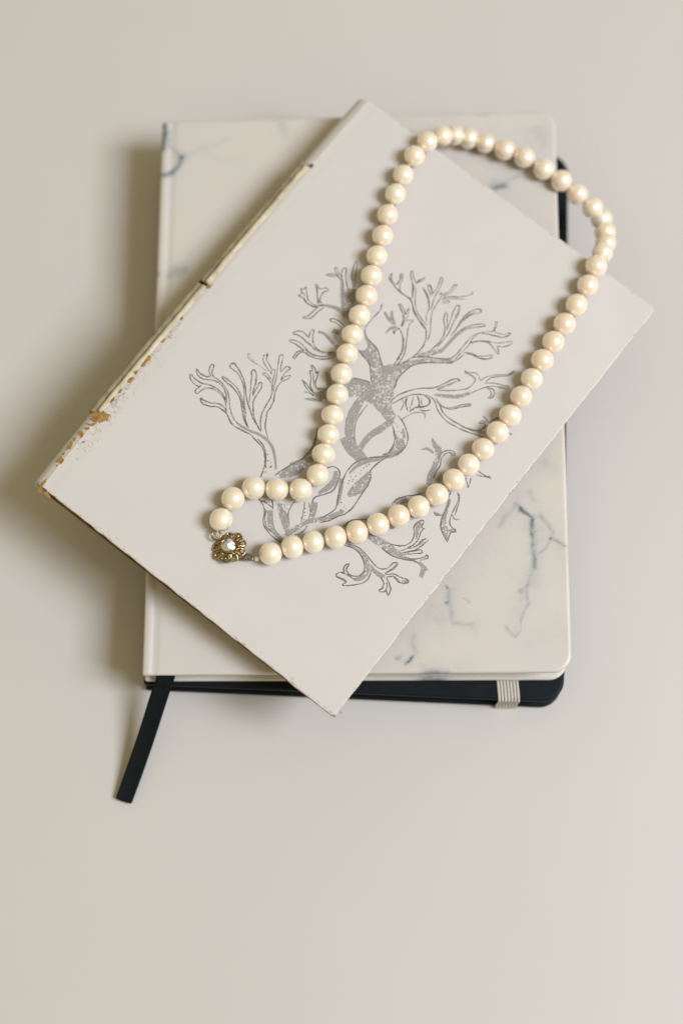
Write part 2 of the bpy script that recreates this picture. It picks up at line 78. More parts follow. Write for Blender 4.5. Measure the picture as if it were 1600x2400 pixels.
STROKES = [[0.413,[[14.46,62.36],[16.37,61.87],[19.46,62.14],[21.6,63.22],[24.73,63.82],[27.76,63.42],[29.71,62.48]]],[0.321,[[14.4,62.06],[14.85,61.29],[16.59,60.48],[19.07,60.39],[19.9,61.23]]],[0.321,[[19.9,61.23],[19.3,59.07],[19.76,58.13],[20.63,58.32],[21.0,60.24],[22.01,61.97],[24.15,63.05],[27.21,62.98],[29.68,62.14],[32.41,59.64]]],[0.413,[[14.69,65.06],[16.6,64.56],[19.02,64.92],[20.3,65.94]]],[0.321,[[20.3,65.94],[18.78,66.93],[17.8,68.67],[18.09,69.65],[18.9,69.54],[19.59,67.57],[21.19,66.34],[22.76,66.64],[25.79,66.23],[28.43,65.2],[30.7,63.26],[32.72,61.13],[35.69,59.14],[38.67,58.41]]],[0.367,[[14.74,64.84],[16.51,63.55],[18.9,63.57],[21.26,65.13],[23.71,65.83],[26.41,65.47],[28.6,64.09],[30.58,61.92]]],[0.367,[[22.34,57.99],[23.92,57.75],[26.48,58.67],[28.46,59.93],[30.69,60.14],[32.83,59.35]]],[0.459,[[22.27,57.63],[24.26,56.59],[26.88,57.43],[28.8,58.77],[31.27,59.05],[33.28,58.78],[35.38,57.66],[37.36,57.06],[41.13,57.58],[44.22,58.18]]],[0.321,[[23.2,68.56],[25.66,68.64],[28.39,68.61],[31.05,67.91],[33.8,66.35],[36.0,64.36],[38.19,62.37],[40.07,60.76],[42.16,59.64]]],[0.459,[[23.23,68.14],[25.57,67.62],[28.3,67.6],[31.3,66.86],[33.74,65.68],[36.24,63.31],[38.92,61.08],[41.65,59.54]]],[0.321,[[22.98,73.1],[23.96,72.62],[26.02,72.69],[28.35,72.03],[31.11,70.46],[33.13,68.31],[35.27,65.64],[38.55,62.66]]],[0.413,[[22.82,73.29],[23.37,74.48],[24.97,74.37],[27.61,73.33],[30.38,71.76],[32.58,69.75],[35.39,66.99],[37.95,65.28],[40.5,63.58],[43.42,62.18]]],[0.413,[[31.05,75.43],[30.51,75.5],[30.25,76.8],[31.09,77.03],[32.46,75.92],[33.8,73.85],[34.78,71.5],[36.12,69.44]]],[0.321,[[31.05,75.43],[32.52,72.83],[34.48,70.01],[36.59,66.69]]],[0.321,[[35.7,70.35],[35.27,73.14],[34.91,74.73],[35.68,75.04],[36.5,73.49],[36.92,70.7]]],[0.413,[[36.92,70.7],[37.22,68.44],[38.56,66.39],[40.57,64.25],[43.6,62.32],[46.1,61.21]]],[0.184,[[24.97,80.55],[26.1,79.36],[28.13,79.09],[30.89,79.39],[33.28,79.41],[34.48,79.42]]],[0.138,[[25.56,80.64],[26.99,79.76],[29.02,79.48]]],[0.321,[[29.92,83.03],[30.92,81.62],[32.88,80.66],[35.22,80.0],[36.38,79.67]]],[0.321,[[30.82,84.39],[31.53,82.74],[33.5,81.78],[35.31,81.02]]],[0.551,[[29.84,82.98],[30.04,83.64]]],[0.551,[[30.44,83.89],[30.81,84.57]]],[0.321,[[35.74,80.1],[35.49,81.17],[36.2,81.41],[37.24,79.72],[38.09,77.89],[39.39,76.41]]],[0.321,[[33.57,77.69],[35.18,77.78],[37.36,77.31],[39.13,76.21],[40.35,74.67]]],[0.275,[[33.39,77.92],[34.48,78.66],[35.77,78.55],[37.42,77.98]]],[0.321,[[38.09,82.29],[37.78,82.67],[36.7,84.33],[35.69,86.68],[35.1,87.35],[34.24,86.98],[34.85,85.38],[36.63,82.38],[38.4,79.39],[39.68,76.65],[40.72,74.97]]],[0.321,[[38.31,82.15],[38.35,84.38],[38.84,85.28],[40.03,85.59]]],[0.321,[[40.15,85.44],[39.63,83.52],[39.63,81.63],[39.92,79.97]]],[0.551,[[39.01,85.22],[40.05,85.42]]],[0.321,[[40.07,79.78],[40.43,81.76],[41.41,83.17],[41.91,83.06]]],[0.321,[[41.96,82.85],[41.47,81.2],[40.64,79.6],[40.6,77.38],[41.39,74.87]]],[0.367,[[40.35,74.67],[41.2,72.85],[41.74,69.54],[42.46,66.38],[43.91,63.81],[46.21,61.3]]],[0.367,[[41.39,74.87],[42.84,72.28],[43.32,70.17],[43.62,67.92],[44.77,65.73],[46.4,63.31],[49.54,60.85]]],[0.367,[[44.22,58.18],[47.7,57.55],[50.67,56.82],[52.9,54.91],[54.17,53.46],[55.58,52.14]]],[0.413,[[46.93,58.52],[49.9,57.79],[52.35,56.05],[54.11,53.76],[55.29,51.02],[56.11,48.5]]],[0.321,[[25.5,107.9],[26.07,109.26],[24.72,110.5],[25.65,110.86],[25.8,112.14],[27.06,110.76],[29.22,108.94],[31.27,108.65],[33.31,109.12]]],[0.551,[[25.68,108.05],[27.67,108.22],[29.63,107.66],[31.83,107.93],[33.62,108.73]]],[0.321,[[25.78,109.93],[27.36,109.38]]],[0.551,[[27.82,115.04],[29.46,113.64],[31.13,111.75],[33.0,109.9]]],[0.321,[[27.89,115.42],[29.9,114.63],[30.46,115.08],[31.42,116.17],[32.69,116.09]]],[0.413,[[32.79,115.97],[31.79,114.53],[31.83,112.95],[32.73,111.1],[33.95,110.78]]],[0.367,[[31.62,102.51],[32.88,104.29],[33.28,106.85],[33.69,109.42],[34.68,110.85]]],[0.321,[[28.4,120.03],[29.27,121.25],[30.73,122.09],[32.29,122.04],[33.81,121.64]]],[0.367,[[29.13,124.38],[30.06,123.18],[31.63,122.49],[33.58,121.78]]],[0.321,[[29.44,124.76],[30.81,123.78],[32.38,123.09],[34.01,122.32],[36.11,120.24]]],[0.367,[[33.79,122.59],[32.17,124.21],[31.82,125.75],[32.66,126.23],[33.88,124.28],[35.62,122.43],[37.54,120.74]]],[0.459,[[39.84,121.28],[35.94,125.28],[33.94,128.88],[33.71,130.97]]],[0.459,[[39.47,107.81],[40.71,108.93],[42.81,109.32],[45.77,109.0]]],[0.367,[[39.56,107.69],[40.55,107.59],[41.98,108.22],[45.07,108.12]]],[0.367,[[32.45,96.03],[33.81,97.75],[35.35,98.47],[37.39,98.18],[38.1,98.11],[37.4,99.46],[37.11,100.82],[37.9,101.13],[38.83,99.33],[40.13,97.82],[41.89,96.81],[44.21,96.76],[46.43,97.76],[48.43,99.04]]],[0.413,[[32.62,95.66],[34.3,96.36],[36.21,96.61],[38.58,96.27],[40.46,96.18]]],[0.367,[[33.18,93.05],[34.79,94.2],[37.41,94.7],[40.27,94.13],[42.61,94.21],[45.44,95.2],[47.71,96.88]]],[0.413,[[33.43,92.73],[36.09,93.33],[38.49,93.34],[39.51,93.33],[38.15,91.48],[38.14,89.58],[38.33,88.97],[38.95,89.4],[38.91,91.27],[40.08,92.84],[42.39,92.96],[45.22,93.95],[47.52,95.59],[49.16,97.72]]],[0.413,[[44.74,90.73],[46.27,89.55],[46.05,88.61],[47.79,86.86],[49.12,84.78],[51.07,83.82]]],[0.459,[[44.87,91.02],[46.76,90.45],[47.96,89.38],[48.18,90.32],[49.14,88.56],[49.88,86.63],[51.46,85.38],[52.76,85.47]]],[0.321,[[46.82,89.23],[49.43,86.28],[50.83,84.88]]],[0.505,[[45.62,84.51],[48.05,84.24],[50.37,83.57],[52.65,83.33]]],[0.321,[[45.96,84.46],[48.14,83.37],[50.45,82.7],[52.46,82.43]]],[0.367,[[48.85,81.55],[50.69,82.4],[52.83,82.72]]],[0.413,[[51.17,112.99],[53.23,110.8],[56.49,110.22],[59.5,109.43],[62.43,107.33],[64.56,105.73]]],[0.413,[[54.2,105.21],[57.8,104.28],[60.68,103.41],[63.01,100.85],[65.15,98.78]]],[0.551,[[50.39,123.58],[51.36,121.77]]],[0.367,[[51.36,121.77],[51.2,119.4],[50.97,116.98]]],[0.275,[[51.13,118.71],[50.99,115.4],[51.17,112.99]]],[0.367,[[58.68,119.28],[60.27,117.68],[59.96,119.03],[60.69,120.57]]],[0.413,[[55.14,127.17],[57.17,126.09],[59.26,124.55],[60.41,122.26],[60.83,121.32]]],[0.367,[[54.98,127.23],[55.88,127.63],[57.92,126.69],[59.21,125.79],[58.58,128.18]]],[0.229,[[58.46,128.73],[59.95,126.38],[60.8,124.49],[62.66,125.98]]],[0.321,[[62.74,125.72],[62.46,123.89],[63.42,121.46],[65.05,118.94]]],[0.413,[[59.94,120.29],[62.05,119.73],[64.24,117.66],[66.29,114.2],[66.99,110.96],[67.33,108.57]]],[0.367,[[63.57,121.27],[65.77,117.6],[67.63,114.0],[68.14,110.61],[68.06,108.78]]],[0.459,[[46.3,133.04],[47.93,132.26],[50.62,131.5],[53.87,131.19],[56.81,131.27],[58.63,130.47]]],[0.642,[[58.63,130.47],[60.53,128.77],[62.98,127.52],[65.81,126.57],[68.14,125.86]]],[0.413,[[68.14,125.86],[69.95,123.48],[71.02,120.51],[71.04,117.35],[70.61,114.79]]],[0.321,[[46.1,133.07],[46.2,134.9],[47.15,133.26],[49.32,132.4],[50.04,132.65]]],[0.551,[[50.04,132.65],[49.91,134.62],[48.72,136.65]]],[0.275,[[48.59,136.81],[49.4,136.87],[50.61,135.05],[51.13,133.2],[52.2,131.79],[54.4,131.28],[56.85,131.62],[57.56,131.87]]],[0.367,[[51.6,140.06],[51.07,139.96],[51.89,138.34],[54.03,136.49]]],[0.596,[[53.95,136.75],[55.72,134.6],[57.41,132.07]]],[0.321,[[51.6,140.06],[53.18,138.4],[54.81,137.44]]],[0.505,[[54.88,137.35],[55.42,139.41]]],[0.275,[[55.42,139.41],[56.28,141.2]]],[0.275,[[55.18,136.95],[56.04,139.39],[56.36,140.94]]],[0.321,[[55.24,136.48],[56.81,134.82],[58.46,132.27],[60.48,130.01],[62.75,128.61],[65.57,127.66],[67.41,127.21]]],[0.596,[[57.83,137.58],[61.7,135.5],[64.82,132.19]]],[0.275,[[66.81,128.0],[65.18,129.91],[64.33,132.44]]],[0.321,[[71.08,122.78],[69.86,125.96],[67.62,129.29],[65.87,132.39],[65.59,134.73]]],[0.367,[[58.41,139.59],[59.56,138.31],[61.84,136.9]]],[0.551,[[58.96,139.9],[60.5,139.06],[62.06,137.4]]],[0.321,[[61.87,137.89],[61.93,139.55],[61.33,142.32],[60.53,144.4],[61.18,144.66],[62.08,142.92],[62.83,139.95],[63.15,137.94],[63.93,135.34],[65.08,133.04]]],[0.321,[[64.83,139.29],[65.98,142.14],[65.88,144.65],[66.08,145.58]]],[0.229,[[65.51,139.18],[66.66,142.03],[66.78,145.05]]],[0.505,[[65.76,145.2],[66.88,145.71]]],[0.413,[[65.63,138.63],[67.57,140.83],[69.88,142.54]]],[0.275,[[69.88,142.54],[72.13,145.11],[72.99,146.76]]],[0.229,[[65.75,138.08],[68.03,140.22],[72.23,143.38]]],[0.596,[[72.52,146.59],[73.06,146.75]]],[0.275,[[66.51,137.08],[67.3,138.8],[68.49,138.98],[66.79,137.11]]],[0.275,[[63.93,138.89],[64.28,140.01],[65.07,138.18],[65.35,135.83],[65.52,134.03]]],[0.367,[[69.58,135.15],[70.86,132.52],[72.97,130.36],[74.19,128.13],[74.58,125.25],[74.29,122.48],[73.93,120.6]]],[0.321,[[69.63,135.25],[70.43,135.06],[71.79,133.26],[73.72,130.32]]],[0.321,[[73.95,130.18],[72.73,134.0],[71.66,137.0],[71.23,139.55],[72.16,140.3]]],[0.367,[[72.25,140.18],[73.38,137.73],[74.08,133.8],[75.07,130.11],[75.16,127.63],[75.04,123.07]]],[0.367,[[78.89,143.92],[77.31,142.6],[76.07,139.88],[75.71,136.38],[76.33,132.39],[76.35,129.21]]],[0.275,[[79.45,143.34],[78.46,141.46],[77.05,139.37],[76.39,136.28],[76.29,133.64]]],[0.551,[[78.34,143.62],[79.45,143.34]]],[0.321,[[82.72,140.17],[80.5,137.95],[78.71,135.57],[77.75,132.89],[77.28,129.95]]],[0.321,[[82.72,140.17],[83.41,139.64],[81.47,137.45],[79.48,135.35]]],[0.413,[[69.37,110.96],[70.7,114.67],[73.49,117.27],[77.44,119.91],[80.93,122.37],[81.89,125.03],[82.03,128.0]]],[0.275,[[82.03,128.0],[82.02,131.18],[82.31,133.96],[83.79,136.74],[86.11,139.22],[86.83,140.25],[85.65,143.02]]],[0.505,[[85.5,143.22],[86.12,143.59]]],[0.275,[[86.21,143.47],[86.74,141.96],[87.21,140.29],[88.73,140.49],[90.81,141.69],[91.62,143.16]]],[0.596,[[91.48,143.19],[92.23,142.82]]],[0.413,[[92.32,142.7],[91.12,140.47],[89.02,139.31],[86.33,138.12],[84.26,136.92]]],[0.275,[[83.5,135.55],[82.91,133.16],[83.29,130.28],[82.93,126.81],[82.62,123.27]]],[0.413,[[83.12,131.29],[84.88,133.71],[87.08,135.53],[88.87,136.32]]],[0.229,[[88.87,136.32],[91.26,137.9],[93.2,140.08],[94.44,141.2]]],[0.321,[[94.64,141.1],[94.22,139.11],[92.84,137.37],[91.54,136.72]]],[0.321,[[93.42,134.21],[91.44,134.86],[88.28,135.53],[85.68,134.22]]],[0.459,[[83.73,127.32],[85.68,128.69],[88.22,129.25]]],[0.321,[[88.22,129.25],[90.36,131.15],[92.15,132.89]]],[0.505,[[92.6,132.29],[91.05,130.23],[88.95,129.07],[86.44,128.46]]],[0.321,[[86.44,128.46],[84.19,127.5]]],[0.367,[[82.6,122.12],[83.53,124.44],[84.03,126.93]]],[0.413,[[72.61,102.07],[71.57,104.82],[71.47,108.21],[72.25,111.86],[74.47,115.2],[78.49,118.53],[82.26,121.4],[82.73,122.98]]],[0.459,[[59.13,96.0],[61.83,97.52],[64.95,98.49]]],[0.413,[[74.49,97.93],[75.16,101.08],[77.21,104.6],[79.66,107.61],[83.21,110.74],[85.18,114.39],[86.51,117.33],[88.18,118.66]]],[0.551,[[87.92,118.45],[88.87,118.14]]],[0.367,[[84.45,110.66],[87.56,112.82],[90.37,115.37],[92.29,117.52],[92.89,119.88],[92.74,122.28]]],[0.275,[[87.73,122.4],[88.92,122.4],[91.29,123.97],[92.59,123.43]]],[0.275,[[92.81,123.92],[94.22,122.83],[94.97,125.0],[97.12,127.66],[100.0,130.14],[101.29,133.18]]],[0.321,[[101.84,132.99],[100.61,130.12],[98.22,127.77],[96.29,125.61],[96.11,123.07]]],[0.321,[[96.0,122.99],[98.52,124.99],[101.13,126.25],[103.35,127.38]]],[0.321,[[103.94,126.59],[101.84,125.3],[99.17,124.12],[97.18,122.04],[95.55,119.48],[94.38,117.11]]],[0.413,[[97.46,122.07],[99.48,122.92],[100.8,122.09],[101.06,120.41],[100.15,119.25]]],[0.321,[[98.12,121.97],[99.62,121.78],[100.33,120.59],[99.91,119.18]]],[0.367,[[75.44,97.24],[76.35,99.53],[77.23,101.48],[78.84,104.01],[81.8,106.36],[84.61,107.34],[86.9,106.66],[88.45,105.39],[91.04,104.32],[94.35,103.84],[98.1,104.33]]],[0.413,[[98.16,104.26],[101.62,105.14],[105.32,106.46],[107.39,107.23]]],[0.413,[[85.86,108.02],[88.3,107.15],[91.0,105.54],[94.5,105.2],[97.74,105.6],[100.83,106.18],[103.48,107.36],[105.17,109.01],[105.22,110.91],[104.23,111.06],[103.12,110.18],[103.33,111.47],[104.74,111.78]]],[0.459,[[105.83,112.45],[106.3,114.57],[107.41,116.08]]],[0.551,[[77.96,102.06],[78.79,100.21],[81.06,98.4]]],[0.321,[[79.33,103.77],[80.33,102.07],[81.23,99.34]]],[0.551,[[80.55,104.74],[82.18,103.53],[83.35,101.84]]],[0.551,[[82.41,106.34],[84.5,106.31],[85.43,104.86],[84.41,102.93],[82.41,100.9],[81.75,98.51]]],[0.275,[[81.84,105.14],[83.8,102.95]]],[0.275,[[76.97,100.65],[78.53,99.39],[79.1,96.71]]],[0.367,[[87.12,107.15],[90.52,107.34],[92.64,109.22],[94.36,111.64],[96.59,114.17]]],[0.367,[[89.99,107.11],[92.35,108.05],[94.49,110.69],[97.15,113.42]]],[0.275,[[81.39,94.49],[82.42,97.79],[83.81,99.84],[85.36,101.06]]],[0.413,[[83.96,101.2],[85.67,102.06],[86.98,103.6]]],[0.413,[[79.25,94.97],[82.21,94.2],[84.9,92.62],[87.14,90.68],[88.25,87.85],[87.96,85.16],[87.01,82.56]]],[0.321,[[68.96,91.78],[68.87,89.21],[69.19,85.73],[70.24,82.85],[71.84,80.4],[73.99,78.4]]],[0.413,[[79.93,91.16],[81.89,89.61],[83.84,87.45],[84.95,84.62],[84.96,82.16],[83.93,80.43]]],[0.413,[[86.32,82.16],[82.96,78.88],[80.33,76.18],[78.29,72.72],[77.87,68.71],[78.61,65.64],[79.58,62.74],[81.27,59.21],[82.88,55.64],[82.16,52.65],[80.86,49.82]]],[0.413,[[85.74,81.39],[84.5,77.64],[84.07,73.63],[85.54,71.73],[86.56,68.88],[86.64,66.51],[86.94,63.09],[87.23,59.69],[86.51,56.1],[84.92,53.63],[83.62,50.79],[81.74,48.7]]],[0.413,[[60.44,42.32],[63.0,41.32],[64.84,39.76],[66.25,37.25],[68.15,35.75],[70.99,34.99],[74.02,34.86],[76.34,34.9]]],[0.321,[[64.72,40.87],[66.39,37.96],[68.69,36.17],[70.98,35.88]]],[0.459,[[60.92,42.09],[63.14,42.64],[65.71,42.74]]],[0.367,[[63.77,44.96],[65.24,43.7],[66.42,42.21]]],[0.367,[[70.42,48.7],[70.83,45.58],[71.95,43.56]]],[0.321,[[73.32,51.0],[74.86,48.29],[76.59,44.83]]],[0.321,[[74.55,51.67],[76.68,49.72],[78.07,47.2]]],[0.321,[[77.42,39.47],[78.78,41.45],[79.17,43.56],[79.02,45.24]]],[0.413,[[59.51,52.04],[60.38,55.05],[61.73,58.58],[63.1,62.1],[63.43,65.44],[63.1,68.87],[61.74,72.12],[60.43,74.17]]],[0.413,[[71.8,65.33],[73.48,66.96],[75.97,66.79],[77.67,63.86],[78.27,60.07],[76.6,56.93],[75.01,54.46],[75.46,52.39]]],[0.367,[[99.66,91.5],[99.52,94.16],[100.91,96.19],[102.64,96.63],[103.62,95.56]]],[0.321,[[100.57,91.61],[100.5,94.02],[101.44,95.5],[102.97,94.86]]],[0.413,[[100.17,92.52],[101.55,89.93],[101.91,87.14],[102.63,84.65]]],[0.459,[[96.87,68.82],[97.43,71.52],[99.32,74.41],[101.36,76.33],[103.15,78.96]]],[0.459,[[88.64,52.23],[89.42,55.37],[91.24,57.54],[93.72,59.26]]],[0.413,[[110.15,83.59],[112.13,80.59],[112.76,77.45],[113.67,74.55],[115.75,71.97],[119.57,69.99]]],[0.367,[[119.81,70.06],[118.68,73.08],[119.65,74.33],[119.23,75.2],[118.01,74.96],[116.22,75.95],[115.05,78.66],[114.52,81.27],[113.71,84.28],[111.88,86.17]]],[0.367,[[109.74,75.67],[111.09,75.04],[112.49,76.27]]],[0.367,[[112.82,86.0],[114.47,83.66],[115.46,80.8],[116.17,78.94]]],[0.367,[[109.17,83.73],[110.3,83.4],[110.27,84.59]]],[0.321,[[113.29,94.93],[115.73,95.95],[117.42,97.59]]],[0.459,[[113.1,96.5],[114.79,96.43],[118.18,96.97]]],[0.321,[[110.75,91.69],[112.64,90.74],[113.83,89.55],[113.37,91.32],[112.4,93.0]]],[0.275,[[111.44,91.94],[111.37,91.26]]],[0.413,[[104.24,57.34],[106.93,58.38],[109.1,60.1],[110.05,62.65],[109.35,65.1],[107.62,67.35],[107.93,70.01],[109.31,71.1]]],[0.367,[[109.43,70.71],[109.77,68.74],[110.67,68.86],[110.59,67.28],[111.37,64.89],[111.35,62.48],[110.39,59.93],[109.16,57.75]]],[0.367,[[110.9,60.03],[112.36,62.68],[112.67,65.32],[113.74,66.58]]],[0.367,[[114.44,66.42],[113.89,64.48],[113.29,62.21],[112.36,60.4],[109.95,57.48]]],[0.367,[[110.61,58.12],[112.5,60.21],[114.29,62.28],[115.19,61.62],[113.35,59.86],[110.98,57.64]]],[0.367,[[110.6,56.62],[114.12,58.08],[116.37,60.46],[117.13,62.13],[118.14,61.56]]],[0.413,[[102.93,54.51],[107.48,54.63],[111.23,55.8],[114.46,57.64],[116.42,58.11]]],[0.367,[[93.36,47.67],[95.93,48.5],[98.88,48.44],[101.69,47.08],[103.59,45.0],[103.47,42.53],[101.81,40.93],[99.98,40.67],[98.61,41.67],[98.53,43.27]]],[0.413,[[98.47,43.35],[97.59,42.77],[97.78,41.02],[99.22,39.77]]],[0.367,[[99.22,39.77],[97.79,39.36],[96.81,37.87]]],[0.413,[[96.95,37.69],[98.13,37.44],[100.0,38.02],[101.3,37.85],[100.82,36.59],[101.42,36.35]]],[0.367,[[101.42,36.35],[104.02,38.82],[106.03,41.47],[106.33,44.08],[105.21,46.88]]],[0.367,[[99.08,39.96],[100.91,40.22],[103.53,40.21]]],[0.367,[[93.61,48.47],[97.23,49.83],[100.92,49.57],[103.85,48.79],[106.44,48.44],[108.25,49.1],[109.41,50.61],[109.74,52.83],[111.02,53.96]]],[0.367,[[111.41,53.68],[110.75,51.13],[110.11,48.96],[109.91,48.09]]],[0.367,[[110.17,48.12],[112.19,50.01],[114.71,50.51],[116.99,51.3],[117.94,50.98]]],[0.413,[[110.84,47.63],[112.76,49.27],[115.1,48.86],[116.65,49.49],[117.92,50.84]]],[0.413,[[109.16,46.43],[111.2,45.66],[112.15,44.04],[111.62,42.33]]],[0.367,[[111.87,42.16],[113.36,43.22],[113.23,44.9],[112.1,46.37]]],[0.413,[[111.06,47.34],[112.53,46.71],[114.49,45.29],[115.21,43.08],[113.56,44.09]]]]
